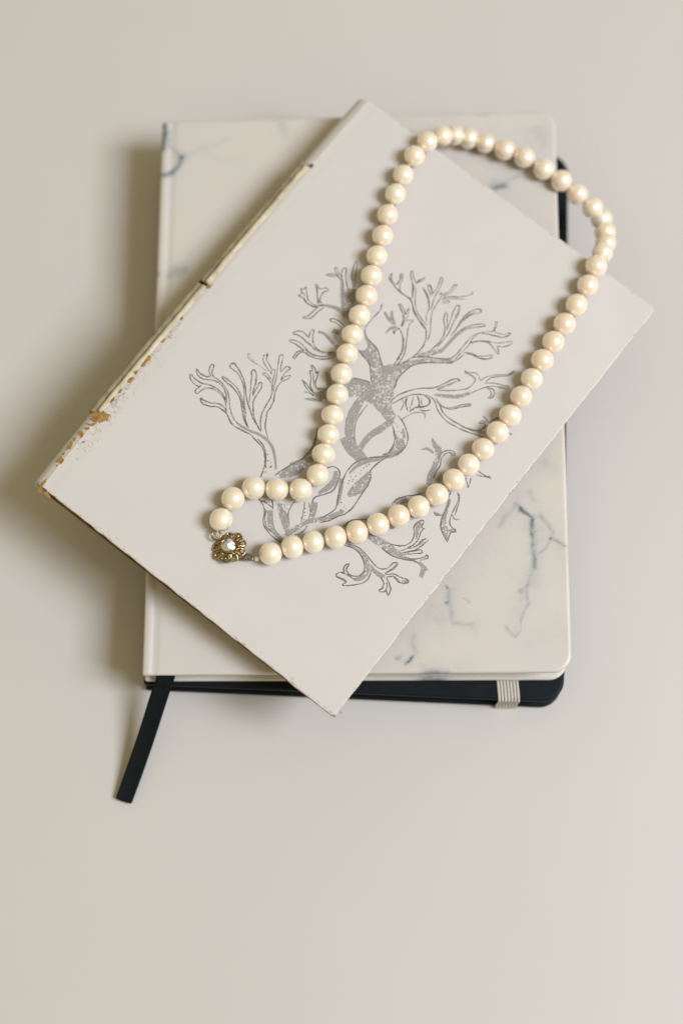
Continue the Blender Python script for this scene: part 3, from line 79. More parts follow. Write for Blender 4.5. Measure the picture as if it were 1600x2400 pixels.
FILLS = [[[0.55,0.88,0.97,0.96,1.15,1.09,0.93,0.73],[[37.67,58.54],[40.31,58.6],[43.41,59.2],[46.32,60.03],[49.47,60.19],[52.84,59.16],[55.56,57.02],[58.27,54.27]]],[[0.46,0.92,0.83,0.64],[[50.15,60.45],[52.68,59.38],[55.39,57.23],[58.48,53.86]]],[[0.64,1.12,1.42,1.72,2.2],[[33.31,109.51],[35.86,111.28],[38.58,112.42],[41.44,112.78],[44.62,112.56]]],[[0.46,0.73,0.64,0.46],[[31.88,102.34],[34.18,104.17],[34.58,107.12],[35.3,110.06]]],[[0.28,0.83,0.55],[[28.52,119.87],[29.95,120.76],[31.46,121.7]]],[[0.46,1.19,2.29,3.03],[[33.42,122.3],[35.97,119.49],[38.97,116.72],[42.42,113.69]]],[[0.46,0.73,0.92],[[34.33,130.49],[36.8,125.97],[40.03,121.43]]],[[2.75,4.13,3.67,2.29],[[38.47,121.48],[40.14,118.94],[41.75,115.72],[44.02,112.4]]],[[0.37,0.83,0.64],[[38.86,96.68],[42.34,96.09],[45.57,96.95]]],[[0.46,0.92,0.55],[[39.9,93.83],[41.78,93.74],[44.02,93.94]]],[[0.92,1.12,1.24,1.31,1.38],[[39.19,101.78],[41.46,102.57],[44.1,102.12],[46.69,101.65],[49.18,101.54]]],[[1.38,2.02],[[46.58,97.57],[49.29,99.09]]],[[0.64,1.19,1.28],[[50.68,79.76],[52.85,81.17],[55.63,82.95]]],[[1.84,3.21,3.67],[[52.71,83.25],[54.37,84.56],[55.69,85.93]]],[[0.64,1.38],[[51.81,85.54],[54.78,87.08]]],[[1.1,1.84,1.84],[[50.62,92.25],[53.18,89.89],[55.79,86.94]]],[[1.84,1.38],[[42.86,105.4],[45.48,105.9]]],[[0.92,1.38,1.01],[[52.86,122.01],[55.47,120.88],[58.18,120.48]]],[[0.73,1.28,1.19],[[54.63,123.93],[56.09,122.02],[58.44,120.37]]],[[0.28,1.1,0.92],[[57.97,115.84],[58.22,118.47],[59.59,120.2]]],[[0.46,1.01,0.73],[[58.54,125.25],[60.05,123.9],[60.83,121.32]]],[[0.37,0.64,0.46],[[64.0,118.74],[66.36,114.89],[67.43,110.99]]],[[0.37,0.73,0.46],[[77.88,141.84],[76.49,138.92],[75.91,134.94]]],[[0.28,1.01,1.1,1.1,1.19],[[79.83,136.46],[78.27,132.98],[77.54,129.21],[77.34,125.54],[76.99,122.22]]],[[1.38,2.02,1.84,0.92],[[71.79,116.37],[73.94,119.02],[75.72,121.39],[77.12,123.46]]],[[0.28,0.64,0.46],[[90.96,136.71],[92.37,135.61],[93.51,134.48]]],[[3.21,2.39,1.84,1.47,1.38,1.19],[[68.39,107.96],[70.41,111.15],[72.71,114.38],[75.75,117.43],[79.09,120.08],[82.25,122.35]]],[[0.37,0.83,0.64],[[88.29,118.12],[86.59,114.88],[84.3,110.86]]],[[0.83,0.73,0.64],[[87.98,121.84],[90.47,122.31],[92.63,122.2]]],[[0.37,0.73],[[100.56,130.58],[101.71,133.01]]],[[0.28,0.73,0.64],[[100.59,125.38],[102.34,126.2],[103.76,127.08]]],[[0.83,1.38,1.47,1.19],[[84.69,108.79],[88.37,110.96],[91.76,113.52],[94.19,116.96]]],[[0.37,1.1,0.64],[[102.54,113.15],[104.09,112.81],[105.48,112.37]]],[[0.28,0.64,0.92],[[99.06,105.4],[102.8,106.69],[106.64,108.62]]],[[0.37,0.83],[[95.12,111.81],[96.93,113.87]]],[[0.64,0.55,0.28],[[85.3,101.14],[86.54,101.07],[87.35,99.84]]],[[2.29,3.4,3.3,2.94,2.94,3.49,3.67],[[65.76,93.61],[66.51,87.65],[68.06,82.98],[70.08,79.62],[73.19,77.14],[76.91,75.78],[80.14,74.66]]],[[1.84,2.48,2.29,2.02,1.84],[[79.0,92.59],[77.81,87.61],[76.49,83.96],[76.19,80.14],[76.65,76.5]]],[[2.29,4.13,3.67,1.84],[[84.94,88.94],[86.45,86.74],[86.31,83.85],[84.69,80.59]]],[[0.83,1.19,1.38],[[81.89,89.61],[83.62,88.51],[85.53,87.55]]],[[0.73,1.1],[[83.68,92.27],[86.19,89.93]]],[[1.84,3.03,3.21],[[69.44,76.64],[73.83,75.18],[78.82,74.84]]],[[0.55,1.56,1.47,1.19,0.64],[[86.14,82.02],[83.4,78.31],[80.98,75.34],[79.36,71.73],[79.0,68.39]]],[[1.38,3.21,4.4,3.21,1.38],[[84.18,73.1],[84.7,70.15],[84.71,67.11],[84.06,64.16],[83.48,61.88]]],[[0.92,1.65,1.74,1.56],[[85.6,56.89],[84.12,53.9],[82.73,51.17],[81.3,49.26]]],[[0.92,1.1,0.92],[[78.95,64.68],[80.75,61.23],[82.58,57.22]]],[[1.84,2.11,1.84,1.47,1.38],[[65.85,41.46],[68.13,38.74],[70.36,36.89],[72.94,36.23],[75.91,35.58]]],[[0.64,2.02,3.3,2.29,0.92],[[66.07,45.26],[68.59,43.93],[71.26,42.42],[73.86,40.26],[75.68,38.4]]],[[1.56,1.65,1.65,1.84,1.56,1.1],[[75.58,37.71],[76.71,42.21],[78.39,46.42],[81.21,49.56],[83.97,52.77],[85.82,56.04]]],[[2.29,2.11,1.38],[[75.86,53.01],[77.44,50.62],[78.54,48.47]]],[[1.38,3.21,5.05,3.21,1.65],[[60.99,52.79],[62.21,54.98],[63.39,58.36],[64.6,62.07],[66.11,65.42]]],[[0.92,1.38,0.92],[[63.66,64.4],[63.93,67.07],[62.46,70.83]]],[[1.38,2.29,2.02,1.19],[[74.91,66.26],[76.61,63.33],[76.22,59.67],[75.1,56.23]]],[[1.38,1.19,0.83],[[77.99,65.33],[79.97,62.03],[82.18,57.7]]],[[0.46,1.84,2.39,2.11,1.84,2.29,1.84],[[93.51,95.88],[95.71,94.53],[97.9,93.8],[99.36,91.26],[100.38,88.38],[101.39,84.89],[102.8,81.73]]],[[0.37,1.1,0.73],[[93.06,90.27],[94.75,91.92],[97.23,91.91]]],[[0.46,0.83],[[100.96,95.74],[103.36,95.67]]],[[1.65,2.02],[[104.3,84.75],[104.53,87.38]]],[[1.19,2.29],[[97.87,69.8],[100.04,73.46]]],[[1.19,0.73],[[89.11,52.6],[90.5,56.23]]],[[0.73,0.73],[[101.38,61.81],[102.47,62.67]]],[[1.1,1.19,1.84,2.29,0.46],[[111.34,82.4],[112.62,79.16],[114.01,75.42],[116.66,72.68],[119.41,70.35]]],[[1.01,0.83],[[110.13,75.38],[112.47,76.14]]],[[0.37,0.73,0.46],[[115.21,78.67],[116.78,77.91],[118.21,78.86]]],[[0.73,1.1],[[117.57,73.4],[119.38,74.84]]],[[0.28,0.83],[[115.41,95.99],[117.78,97.26]]],[[2.02,2.75,3.21,2.02,0.92],[[97.55,55.06],[101.36,55.79],[105.27,56.0],[108.41,56.45],[111.24,57.3]]],[[1.56,1.65,1.19,0.64],[[108.73,70.34],[108.79,67.97],[109.86,66.11],[110.89,64.22]]],[[0.37,0.64],[[112.34,61.94],[113.31,65.23]]],[[0.46,0.83],[[116.4,59.28],[117.82,61.6]]],[[1.1,1.56,1.74,1.56],[[116.14,58.48],[118.54,57.99],[119.49,56.36],[120.05,54.72]]],[[0.92,1.1,0.55],[[108.93,55.78],[111.81,56.56],[115.19,58.21]]],[[0.46,0.92],[[118.8,58.79],[120.33,57.92]]],[[0.55,0.83,1.56,1.93,2.02,1.56,0.92],[[94.14,48.17],[97.35,48.91],[100.86,48.52],[103.45,46.68],[104.66,44.36],[104.28,41.86],[102.7,40.15]]],[[0.46,0.83,0.64],[[97.75,37.55],[99.77,37.95],[101.48,37.99]]],[[0.37,0.92,0.73],[[109.87,48.89],[110.88,51.35],[111.07,53.59]]],[[0.55,1.47,1.74,0.92],[[104.28,47.63],[106.58,46.77],[108.82,46.87],[110.36,47.49]]],[[0.37,0.92],[[115.72,49.94],[117.86,50.92]]],[[0.37,0.73,0.46],[[112.12,49.36],[113.91,49.28],[115.7,49.21]]]]
DOTS = [[55.64,54.67],[56.57,53.87],[56.6,53.47],[56.29,51.02],[54.47,54.66],[56.43,53.15],[53.01,56.26],[72.0,139.72],[72.48,138.3],[73.05,137.14],[73.24,136.33],[83.17,90.63],[81.77,91.68],[84.2,90.82],[80.48,92.21],[80.1,67.73],[81.24,67.41],[81.31,68.99],[80.51,66.22],[80.95,65.35],[81.5,66.7],[81.52,71.6],[81.66,72.94],[82.09,73.9],[81.92,70.7],[82.39,59.5],[83.13,58.56],[84.73,58.01],[85.71,57.88],[84.55,56.36],[81.8,74.28],[82.38,75.05],[79.99,69.78],[67.6,45.56],[69.09,45.54],[70.08,45.41],[70.1,47.24],[63.32,42.78],[64.3,42.66],[62.33,42.91],[67.26,37.45],[69.23,46.85],[68.47,45.95],[75.52,48.2],[76.25,47.27],[76.8,46.2],[74.75,49.4],[113.98,113.98],[113.63,113.82],[114.31,113.93],[126.85,108.43]]
CHIPS = [[[-2.28,29.01],[-2.57,30.45],[-2.55,31.95],[-1.81,32.36],[-1.65,33.49],[-0.42,33.09],[0.59,32.96],[1.72,33.56],[1.68,32.53],[2.31,31.55],[1.46,31.05],[1.03,30.04],[0.21,29.51],[-0.39,28.92]],[[-2.6,22.46],[-2.37,23.27],[-1.72,23.35],[-0.7,22.87],[-0.48,21.57],[-1.29,21.84]],[[-2.01,15.38],[-2.32,17.16],[-2.35,18.49],[-1.42,17.69],[-1.01,16.25],[-1.61,15.88]],[[-1.9,9.78],[-1.8,10.96],[-1.87,12.19],[-0.16,11.79],[0.12,10.17],[-0.91,10.2]],[[-1.63,37.9],[-1.77,39.21],[-0.85,39.72],[-0.56,38.94],[-0.46,37.64]],[[-2.42,19.66],[-2.26,20.41],[-1.62,19.56],[-1.89,19.23]],[[-1.98,13.02],[-1.79,14.16],[-1.18,13.18]],[[-1.99,24.98],[-0.83,25.98],[-0.21,25.58],[-0.97,24.83]],[[-2.24,26.71],[-1.1,27.17],[-0.16,28.43],[0.07,27.28],[-0.69,26.68]],[[-1.16,8.9],[-0.42,9.31],[-0.27,8.7]],[[-1.24,-1.25],[-0.34,-0.18],[-0.76,0.95],[-0.35,2.72],[0.15,1.66],[-0.04,0.31],[0.41,-0.78],[1.58,-1.31],[0.8,-1.75]],[[2.17,-1.02],[2.89,-0.17],[5.08,-1.19],[4.15,-1.45]],[[-1.11,42.23],[-1.14,43.15],[-0.49,43.1],[-0.41,42.04]],[[-2.05,54.81],[-2.28,57.04],[-1.59,58.42],[-0.2,58.24],[-0.14,56.93],[-0.18,54.48]],[[-1.55,50.68],[-0.74,52.08],[-0.28,50.63]],[[-1.28,46.83],[-1.07,48.5],[-0.13,48.95],[0.05,47.14]],[[-1.08,42.19],[-0.67,43.27],[-0.27,42.09]],[[-1.06,65.14],[-0.64,66.77],[-0.21,65.36]],[[-1.81,90.58],[-0.95,91.48],[-0.38,92.5],[-0.52,91.25],[-0.69,90.34]],[[-1.2,75.94],[-0.87,76.79],[-0.44,76.03],[-0.65,75.56]],[[124.82,-0.63],[125.46,-0.14],[125.41,0.45],[126.08,0.29],[126.59,0.52],[126.33,-0.23],[125.57,-0.57]],[[126.52,2.07],[126.67,2.46],[127.11,2.58],[127.07,2.04]],[[62.53,-1.08],[63.71,-0.32],[65.93,-0.54],[67.91,-0.46],[67.65,-1.15],[65.51,-1.53]],[[34.14,-1.95],[35.21,-1.44],[35.16,-1.98]],[[40.65,-1.31],[41.55,-1.1],[41.31,-1.61]]]


# ------------------------------------------------------------------ helpers
def tag(o, label=None, cat=None, group=None, kind=None):
    if label: o["label"] = label
    if cat: o["category"] = cat
    if group: o["group"] = group
    if kind: o["kind"] = kind
    return o

def empty(name, loc):
    o = bpy.data.objects.new(name, None)
    o.empty_display_size = 0.01
    o.location = loc
    COL.objects.link(o)
    return o

def mesh_obj(name, verts, faces, mats, parent=None, smooth=True, mat_idx=None, attr=None, scale=MM):
    me = bpy.data.meshes.new(name)
    me.from_pydata([(v[0] * scale, v[1] * scale, v[2] * scale) for v in verts], [], faces)
    for m in (mats if isinstance(mats, (list, tuple)) else [mats]):
        me.materials.append(m)
    if mat_idx:
        me.polygons.foreach_set("material_index", mat_idx)
    if attr:
        a = me.attributes.new(attr[0], 'FLOAT', 'POINT')
        a.data.foreach_set("value", attr[1])
    me.polygons.foreach_set("use_smooth", [smooth] * len(me.polygons))
    me.update()
    o = bpy.data.objects.new(name, me)
    COL.objects.link(o)
    if parent: o.parent = parent
    return o

class NT:
    def __init__(self, name):
        self.m = bpy.data.materials.new(name)
        self.m.use_nodes = True
        self.t = self.m.node_tree
        self.p = self.t.nodes["Principled BSDF"]
    def n(self, typ, **kw):
        nd = self.t.nodes.new(typ)
        for k, v in kw.items():
            if k.startswith('i_'):
                nd.inputs[k[2:].replace('_', ' ')].default_value = v
            else:
                setattr(nd, k, v)
        return nd
    def link(self, a, b): self.t.links.new(a, b)
    def set(self, **kw):
        for k, v in kw.items():
            self.p.inputs[k.replace('_', ' ')].default_value = v
    def coords(self, out="Object"):
        return self.n("ShaderNodeTexCoord").outputs[out]
    def noise(self, scale, detail=3, rough=0.5, vec=None):
        nd = self.n("ShaderNodeTexNoise")
        nd.inputs["Scale"].default_value = scale
        nd.inputs["Detail"].default_value = detail
        nd.inputs["Roughness"].default_value = rough
        if vec is not None: self.link(vec, nd.inputs["Vector"])
        return nd.outputs["Fac"]
    def ramp(self, fac, stops):
        r = self.n("ShaderNodeValToRGB")
        cr = r.color_ramp
        while len(cr.elements) < len(stops): cr.elements.new(0.5)
        for e, (p, c) in zip(cr.elements, stops):
            e.position = p
            e.color = (c[0], c[1], c[2], 1) if isinstance(c, (tuple, list)) else (c, c, c, 1)
        self.link(fac, r.inputs[0])
        return r.outputs[0]
    def mix(self, fac, a, b, mode='MIX'):
        x = self.n("ShaderNodeMix", data_type='RGBA', blend_type=mode)
        for sock, val in ((x.inputs[0], fac), (x.inputs[6], a), (x.inputs[7], b)):
            if isinstance(val, (int, float)): sock.default_value = val
            elif isinstance(val, tuple): sock.default_value = (*val, 1)
            else: self.link(val, sock)
        return x.outputs[2]
    def math(self, op, a, b=0.0, clamp=False):
        x = self.n("ShaderNodeMath", operation=op, use_clamp=clamp)
        for sock, val in ((x.inputs[0], a), (x.inputs[1], b)):
            if isinstance(val, (int, float)): sock.default_value = val
            else: self.link(val, sock)
        return x.outputs[0]
    def bump(self, height, strength, dist):
        b = self.n("ShaderNodeBump")
        b.inputs["Strength"].default_value = strength
        b.inputs["Distance"].default_value = dist
        self.link(height, b.inputs["Height"])
        self.link(b.outputs[0], self.p.inputs["Normal"])

def simple(name, col, rough=0.5, var=0.06, vscale=120.0, bump=0.0, bscale=2500.0, bdist=0.0001, **kw):
    t = NT(name)
    co = t.coords()
    f = t.noise(vscale, 4, 0.55, co)
    lo = tuple(max(0, c * (1 - var)) for c in col)
    hi = tuple(min(1, c * (1 + var)) for c in col)
    t.link(t.ramp(f, [(0.3, lo), (0.7, hi)]), t.p.inputs["Base Color"])
    t.set(Roughness=rough, **kw)
    if bump:
        t.bump(t.noise(bscale, 3, 0.6, co), bump, bdist)
    return t.m

PAPER = (0.572, 0.542, 0.517)
M_table = simple("table_lacquer", (0.545, 0.520, 0.494), 0.42, 0.012, 9.0, 0.05, 900, 0.0001)
M_cover = simple("cover_paper", PAPER, 0.5, 0.018, 45.0, 0.12, 2600, 0.00006)
M_spine_paper = M_cover
M_board = simple("torn_board_cream", (0.58, 0.515, 0.385), 0.8, 0.22, 220, 0.3, 3000, 0.0001)
M_lining = simple("spine_lining", (0.315, 0.28, 0.19), 0.9, 0.30, 260, 0.5, 1400, 0.0002)
M_brown = simple("worn_board_ochre", (0.34, 0.20, 0.055), 0.9, 0.35, 900, 0.6, 3500, 0.0002)
M_edge = simple("worn_board_edge", (0.40, 0.285, 0.14), 0.9, 0.75, 260, 0.5, 3000, 0.0002)
M_gap = simple("dark_brown_board", (0.20, 0.135, 0.055), 0.9, 0.4, 200, 0.4, 3000, 0.0002)  # darker brown than the other boards, for back board and spine core
M_dark = simple("torn_notch_shade", (0.11, 0.08, 0.04), 0.9, 0.3, 900)  # dark colour stands in for shade in the torn notches
M_fleck = simple("worn_fleck", (0.34, 0.215, 0.085), 0.9, 0.35, 900)
M_black = simple("black_soft_leather", (0.0045, 0.007, 0.0095), 0.52, 0.25, 160, 0.35, 1500, 0.00012, Specular_IOR_Level=0.14)
M_satin = simple("black_satin", (0.0035, 0.0058, 0.0078), 0.65, 0.2, 300, 0.2, 5000, 0.00005, Specular_IOR_Level=0.15)
M_thread = simple("silk_thread", (0.72, 0.63, 0.48), 0.8, 0.05)
M_elastic = simple("elastic_white", (0.56, 0.52, 0.475), 0.85, 0.06, 1500, 0.5, 6000, 0.0001)
M_groove = simple("elastic_grey", (0.16, 0.175, 0.16), 0.9, 0.15, 1500)
M_silver = simple("tarnished_metal", (0.30, 0.27, 0.23), 0.30, 0.35, 500, Metallic=1.0)

def gold():
    t = NT("aged_gold")
    co = t.coords()
    f = t.noise(420, 4, 0.6, co)
    t.link(t.ramp(f, [(0.25, (0.11, 0.08, 0.033)), (0.5, (0.39, 0.295, 0.14)), (0.75, (0.62, 0.50, 0.28))]), t.p.inputs["Base Color"])
    t.set(Metallic=1.0, Roughness=0.30)
    t.bump(t.noise(1800, 3, 0.5, co), 0.25, 0.0001)
    return t.m
M_gold = gold()

def pages(name, col, axis_scale):
    t = NT(name)
    co = t.coords()
    w = t.n("ShaderNodeTexWave", wave_type='BANDS', bands_direction='Z')
    w.inputs["Scale"].default_value = axis_scale
    w.inputs["Distortion"].default_value = 1.5
    t.link(co, w.inputs["Vector"])
    t.link(t.ramp(w.outputs["Fac"], [(0.0, tuple(c * 0.72 for c in col)), (0.6, col)]), t.p.inputs["Base Color"])
    t.set(Roughness=0.85)
    t.bump(w.outputs["Fac"], 0.4, 0.0001)
    return t.m
M_pages = pages("cream_pages", (0.66, 0.60, 0.49), 900)
M_pages_aged = pages("aged_pages", (0.26, 0.185, 0.085), 900)
M_pages_black = pages("dark_page_edges", (0.014, 0.014, 0.016), 900)

def marble():
    t = NT("marble_print")
    co = t.coords()
    at = t.n("ShaderNodeAttribute", attribute_name="vein").outputs["Fac"]
    cloud = t.noise(14, 5, 0.55, co)
    base = t.ramp(cloud, [(0.34, (0.555, 0.532, 0.512)), (0.52, (0.575, 0.543, 0.510)), (0.68, (0.60, 0.556, 0.500))])
    faint = t.noise(38, 7, 0.62, co)
    haze = t.ramp(t.noise(10, 2, 0.5, co), [(0.5, 0.0), (0.62, 1.0)])
    fv = t.math('MULTIPLY', t.ramp(faint, [(0.47, 0.0), (0.5, 0.10), (0.53, 0.0)]), haze)
    grain = t.noise(420, 5, 0.7, co)
    g = t.ramp(grain, [(0.30, 0.72), (0.62, 1.22)])
    v = t.math('MULTIPLY', at, g)
    v = t.math('ADD', v, fv)
    v = t.math('MINIMUM', v, 0.95)
    vc = t.ramp(v, [(0.0, (0.42, 0.44, 0.445)), (0.5, (0.24, 0.28, 0.305)), (1.0, (0.075, 0.105, 0.125))])
    t.link(t.mix(v, base, vc), t.p.inputs["Base Color"])
    t.set(Roughness=0.36)
    t.bump(t.noise(1200, 3, 0.5, co), 0.06, 0.0001)
    return t.m
M_marble = marble()

def ink(name, dark, blotch_lo, blotch_hi, fine_lo, fine_hi):
    t = NT(name)
    co = t.coords()
    a = t.ramp(t.noise(1150, 3, 0.6, co), [(blotch_lo, 0.0), (blotch_hi, 1.0)])
    b = t.ramp(t.noise(5200, 2, 0.5, co), [(fine_lo, 0.0), (fine_hi, 1.0)])
    f = t.math('MULTIPLY', a, b)
    t.link(t.mix(f, PAPER, dark), t.p.inputs["Base Color"])
    t.set(Roughness=0.45)
    return t.m
M_line = ink("ink_line", (0.115, 0.115, 0.10), 0.30, 0.37, 0.18, 0.34)
M_stipple = ink("ink_stipple", (0.165, 0.155, 0.145), 0.33, 0.38, 0.33, 0.56)

def pearl_mat():
    t = NT("pearl_nacre")
    co = t.coords()
    rnd = t.n("ShaderNodeObjectInfo").outputs["Random"]
    base = t.ramp(rnd, [(0.0, (1.0, 0.89, 0.75)), (0.5, (1.0, 0.86, 0.715)), (1.0, (1.0, 0.825, 0.69))])
    cl = t.noise(1.3, 3, 0.5, co)
    base = t.mix(t.ramp(cl, [(0.35, 0.0), (0.7, 0.4)]), base, (1.0, 0.775, 0.64))
    t.link(base, t.p.inputs["Base Color"])
    t.set(Metallic=0.33, Roughness=0.29, Subsurface_Weight=0.9, Subsurface_Scale=0.0026, Specular_IOR_Level=0.8,
          Coat_Weight=0.9, Coat_Roughness=0.12, Coat_IOR=1.6)
    t.p.inputs["Subsurface Radius"].default_value = (1.0, 0.6, 0.42)
    return t.m
M_pearl = pearl_mat()

def crystal():
    t = NT("crystal")
    t.set(Base_Color=(0.82, 0.86, 0.95, 1), Roughness=0.03, Metallic=0.9, Coat_Weight=1.0, Coat_Roughness=0.0)
    return t.m
M_crystal = crystal()
M_foil = simple("silver_foil", (0.75, 0.76, 0.80), 0.12, 0.1, Metallic=1.0)

# ------------------------------------------------------------------ table
tv = [(-700, -700, 0), (700, -700, 0), (700, 700, 0), (-700, 700, 0),
      (-700, -700, -25), (700, -700, -25), (700, 700, -25), (-700, 700, -25)]
table = mesh_obj("table_top", tv, [(0, 1, 2, 3), (7, 6, 5, 4), (0, 4, 5, 1), (1, 5, 6, 2), (2, 6, 7, 3), (3, 7, 4, 0)], M_table, smooth=False)
tag(table, "pale cream lacquered table top under the books", kind="structure")

# ------------------------------------------------------------------ covers
def steps(total, fine, inner):
    edge = [0.0]
    for s in fine: edge.append(edge[-1] + s)
    mid = total - 2 * edge[-1]
    n = max(1, int(round(mid / inner)))
    return edge + [edge[-1] + mid * k / n for k in range(1, n)] + [total - e for e in reversed(edge)]

FINE = [0.06, 0.14, 0.2, 0.25, 0.3, 0.35, 0.45, 0.55, 0.7, 0.9, 1.1, 1.3]

def cover_mesh(name, quad, zoff, thick, radii, mat, parent, edge_round=1.1, inner=4.0, grow=(0, 0, 0, 0),
               groove=None, attr_fn=None, wob=0.0, extra=None, lift=None, left_shift=None, edge_mat=None):
    """quad: TL,TR,BR,BL corners in mm (x,y,z of the surface); radii TL,TR,BR,BL; grow L,R,B,T in mm"""
    TL, TR, BR, BL = [Vector(q) for q in quad]
    w = ((TR - TL).length + (BR - BL).length) / 2
    h = ((TL - BL).length + (TR - BR).length) / 2
    gl, gr, gb, gt = grow
    W_, H_ = w + gl + gr, h + gb + gt
    rows = steps(H_, FINE, inner)
    def extents(b):
        xl, xr = 0.0, W_
        for r, bb, left in ((radii[0], H_ - b, True), (radii[3], b, True), (radii[1], H_ - b, False), (radii[2], b, False)):
            if bb < r:
                e = r - math.sqrt(max(0.0, r * r - (r - bb) ** 2))
                if left: xl = max(xl, e)
                else: xr = min(xr, W_ - e)
        return xl, xr
    def edist(a, b):
        d = min(a, W_ - a, b, H_ - b)
        for r, ca, cb, sa, sb in ((radii[0], radii[0], H_ - radii[0], -1, 1), (radii[1], W_ - radii[1], H_ - radii[1], 1, 1),
                                  (radii[2], W_ - radii[2], radii[2], 1, -1), (radii[3], radii[3], radii[3], -1, -1)):
            if (a - ca) * sa > 0 and (b - cb) * sb > 0:
                d = min(d, r - math.hypot(a - ca, b - cb))
        return max(0.0, d)
    def P(a, b, dz):
        s = (a - gl) / w
        t = (b - gb) / h
        q = (BL * (1 - s) + BR * s) * (1 - t) + (TL * (1 - s) + TR * s) * t
        return (q.x, q.y, q.z + zoff + dz + (lift(s, t) if lift else 0.0))
    verts, faces, vals = [], [], []
    na = None
    for b in rows:
        xl, xr = extents(b)
        cols = steps(xr - xl, FINE, inner)
        if na is None: na = len(steps(W_, FINE, inner))
        if len(cols) != na:      # keep the same number of columns in every row
            edge = [0.0]
            for s in FINE: edge.append(edge[-1] + s)
            mid = (xr - xl) - 2 * edge[-1]
            n = na - 2 * len(edge) + 1
            cols = edge + [edge[-1] + mid * k / n for k in range(1, n)] + [(xr - xl) - e for e in reversed(edge)]
        for c in cols:
            a = xl + c
            d = edist(a, b)
            dz = 0.0
            if d < edge_round:
                u = 1 - d / edge_round
                dz = -edge_round * 0.85 * (1 - math.sqrt(max(0.0, 1 - u * u)))
            if groove:
                for pos, wd, dep in groove:
                    dz -= dep * math.exp(-((a - pos) / wd) ** 2)
            if extra: dz += extra(a, b)
            aj, bj = a, b
            if wob and d < 0.6:
                k = wob * (1 - d / 0.6)
                aj += k * noise.noise(Vector((a * 0.35, b * 0.35, 3.1)))
                bj += k * noise.noise(Vector((a * 0.35, b * 0.35, 9.7)))
            if left_shift: aj += left_shift(b) * max(0.0, 1 - a / 9.0)
            p = P(aj, bj, dz)
            verts.append(p)
            if attr_fn: vals.append(attr_fn(p[0], p[1]))
    nr = len(rows)
    for j in range(nr - 1):
        for i in range(na - 1):
            k = j * na + i
            faces.append((k, k + 1, k + na + 1, k + na))
    loop = [i for i in range(na)] + [j * na + na - 1 for j in range(1, nr)] + \
           [(nr - 1) * na + i for i in range(na - 2, -1, -1)] + [j * na for j in range(nr - 2, 0, -1)]
    cen = Vector((0, 0, 0))
    for k in loop: cen += Vector(verts[k])
    cen /= len(loop)
    prev = loop
    er = edge_round * 0.85
    for dz, inset in ((-(thick - er) * 0.5, -0.0), (-(thick - er) * 0.85, 0.10), (-(thick - er), 0.35)):
        cur = []
        for k in loop:
            v = Vector(verts[k])
            dirv = Vector((cen.x - v.x, cen.y - v.y, 0))
            if dirv.length > 0: dirv.normalize()
            cur.append(len(verts))
            verts.append((v.x + dirv.x * inset, v.y + dirv.y * inset, v.z + dz))
            if attr_fn: vals.append(vals[k])
        L = len(loop)
        for i in range(L):
            faces.append((prev[i], cur[i], cur[(i + 1) % L], prev[(i + 1) % L]))
        prev = cur
    faces.append(tuple(reversed(prev)))
    mi = [0] * ((nr - 1) * (na - 1))
    mi += [1 if edge_mat else 0] * (len(faces) - len(mi))
    return mesh_obj(name, verts, faces, [mat, edge_mat] if edge_mat else mat, parent, True, mi, attr=("vein", vals) if attr_fn else None)

def block(name, bottom, top, mat, parent, smooth=False):
    """a closed prism between two loops of points (mm)"""
    n = len(bottom)
    v = list(bottom) + list(top)
    f = [tuple(reversed(range(n))), tuple(range(n, 2 * n))]
    f += [(i, (i + 1) % n, n + (i + 1) % n, n + i) for i in range(n)]
    return mesh_obj(name, v, f, mat, parent, smooth)

def vein_value(x, y):
    best = 0.0
    wx = x + 1.1 * noise.noise(Vector((x * 0.22, y * 0.22, 1.0))) + 0.25 * noise.noise(Vector((x * 0.8, y * 0.8, 4.0)))
    wy = y + 1.1 * noise.noise(Vector((x * 0.22, y * 0.22, 7.0))) + 0.25 * noise.noise(Vector((x * 0.8, y * 0.8, 11.0)))
    for inten, wd, pts, bb in VEINS_P:
        if wx < bb[0] or wx > bb[1] or wy < bb[2] or wy > bb[3]: continue
        for (x0, y0), (x1, y1) in zip(pts, pts[1:]):
            dx, dy = x1 - x0, y1 - y0
            L2 = dx * dx + dy * dy
            t = 0 if L2 == 0 else max(0, min(1, ((wx - x0) * dx + (wy - y0) * dy) / L2))
            d = math.hypot(wx - x0 - t * dx, wy - y0 - t * dy)
            val = inten * (0.66 * math.exp(-(d / (wd * 0.55)) ** 2) + 0.36 * math.exp(-(d / (wd * 1.5)) ** 2))
            if val > best: best = val
    return min(1.0, best)
VEINS_P = []
for inten, wd, pts in VEINS:
    m = wd * 3.2 + 0.2
    VEINS_P.append((inten, wd, pts, (min(p[0] for p in pts) - m, max(p[0] for p in pts) + m, min(p[1] for p in pts) - m, max(p[1] for p in pts) + m)))

def lerp3(quad, s, t, z):
    TL, TR, BR, BL = [Vector(q) for q in quad]
    q = (BL * (1 - s) + BR * s) * (1 - t) + (TL * (1 - s) + TR * s) * t
    return (q.x, q.y, z)

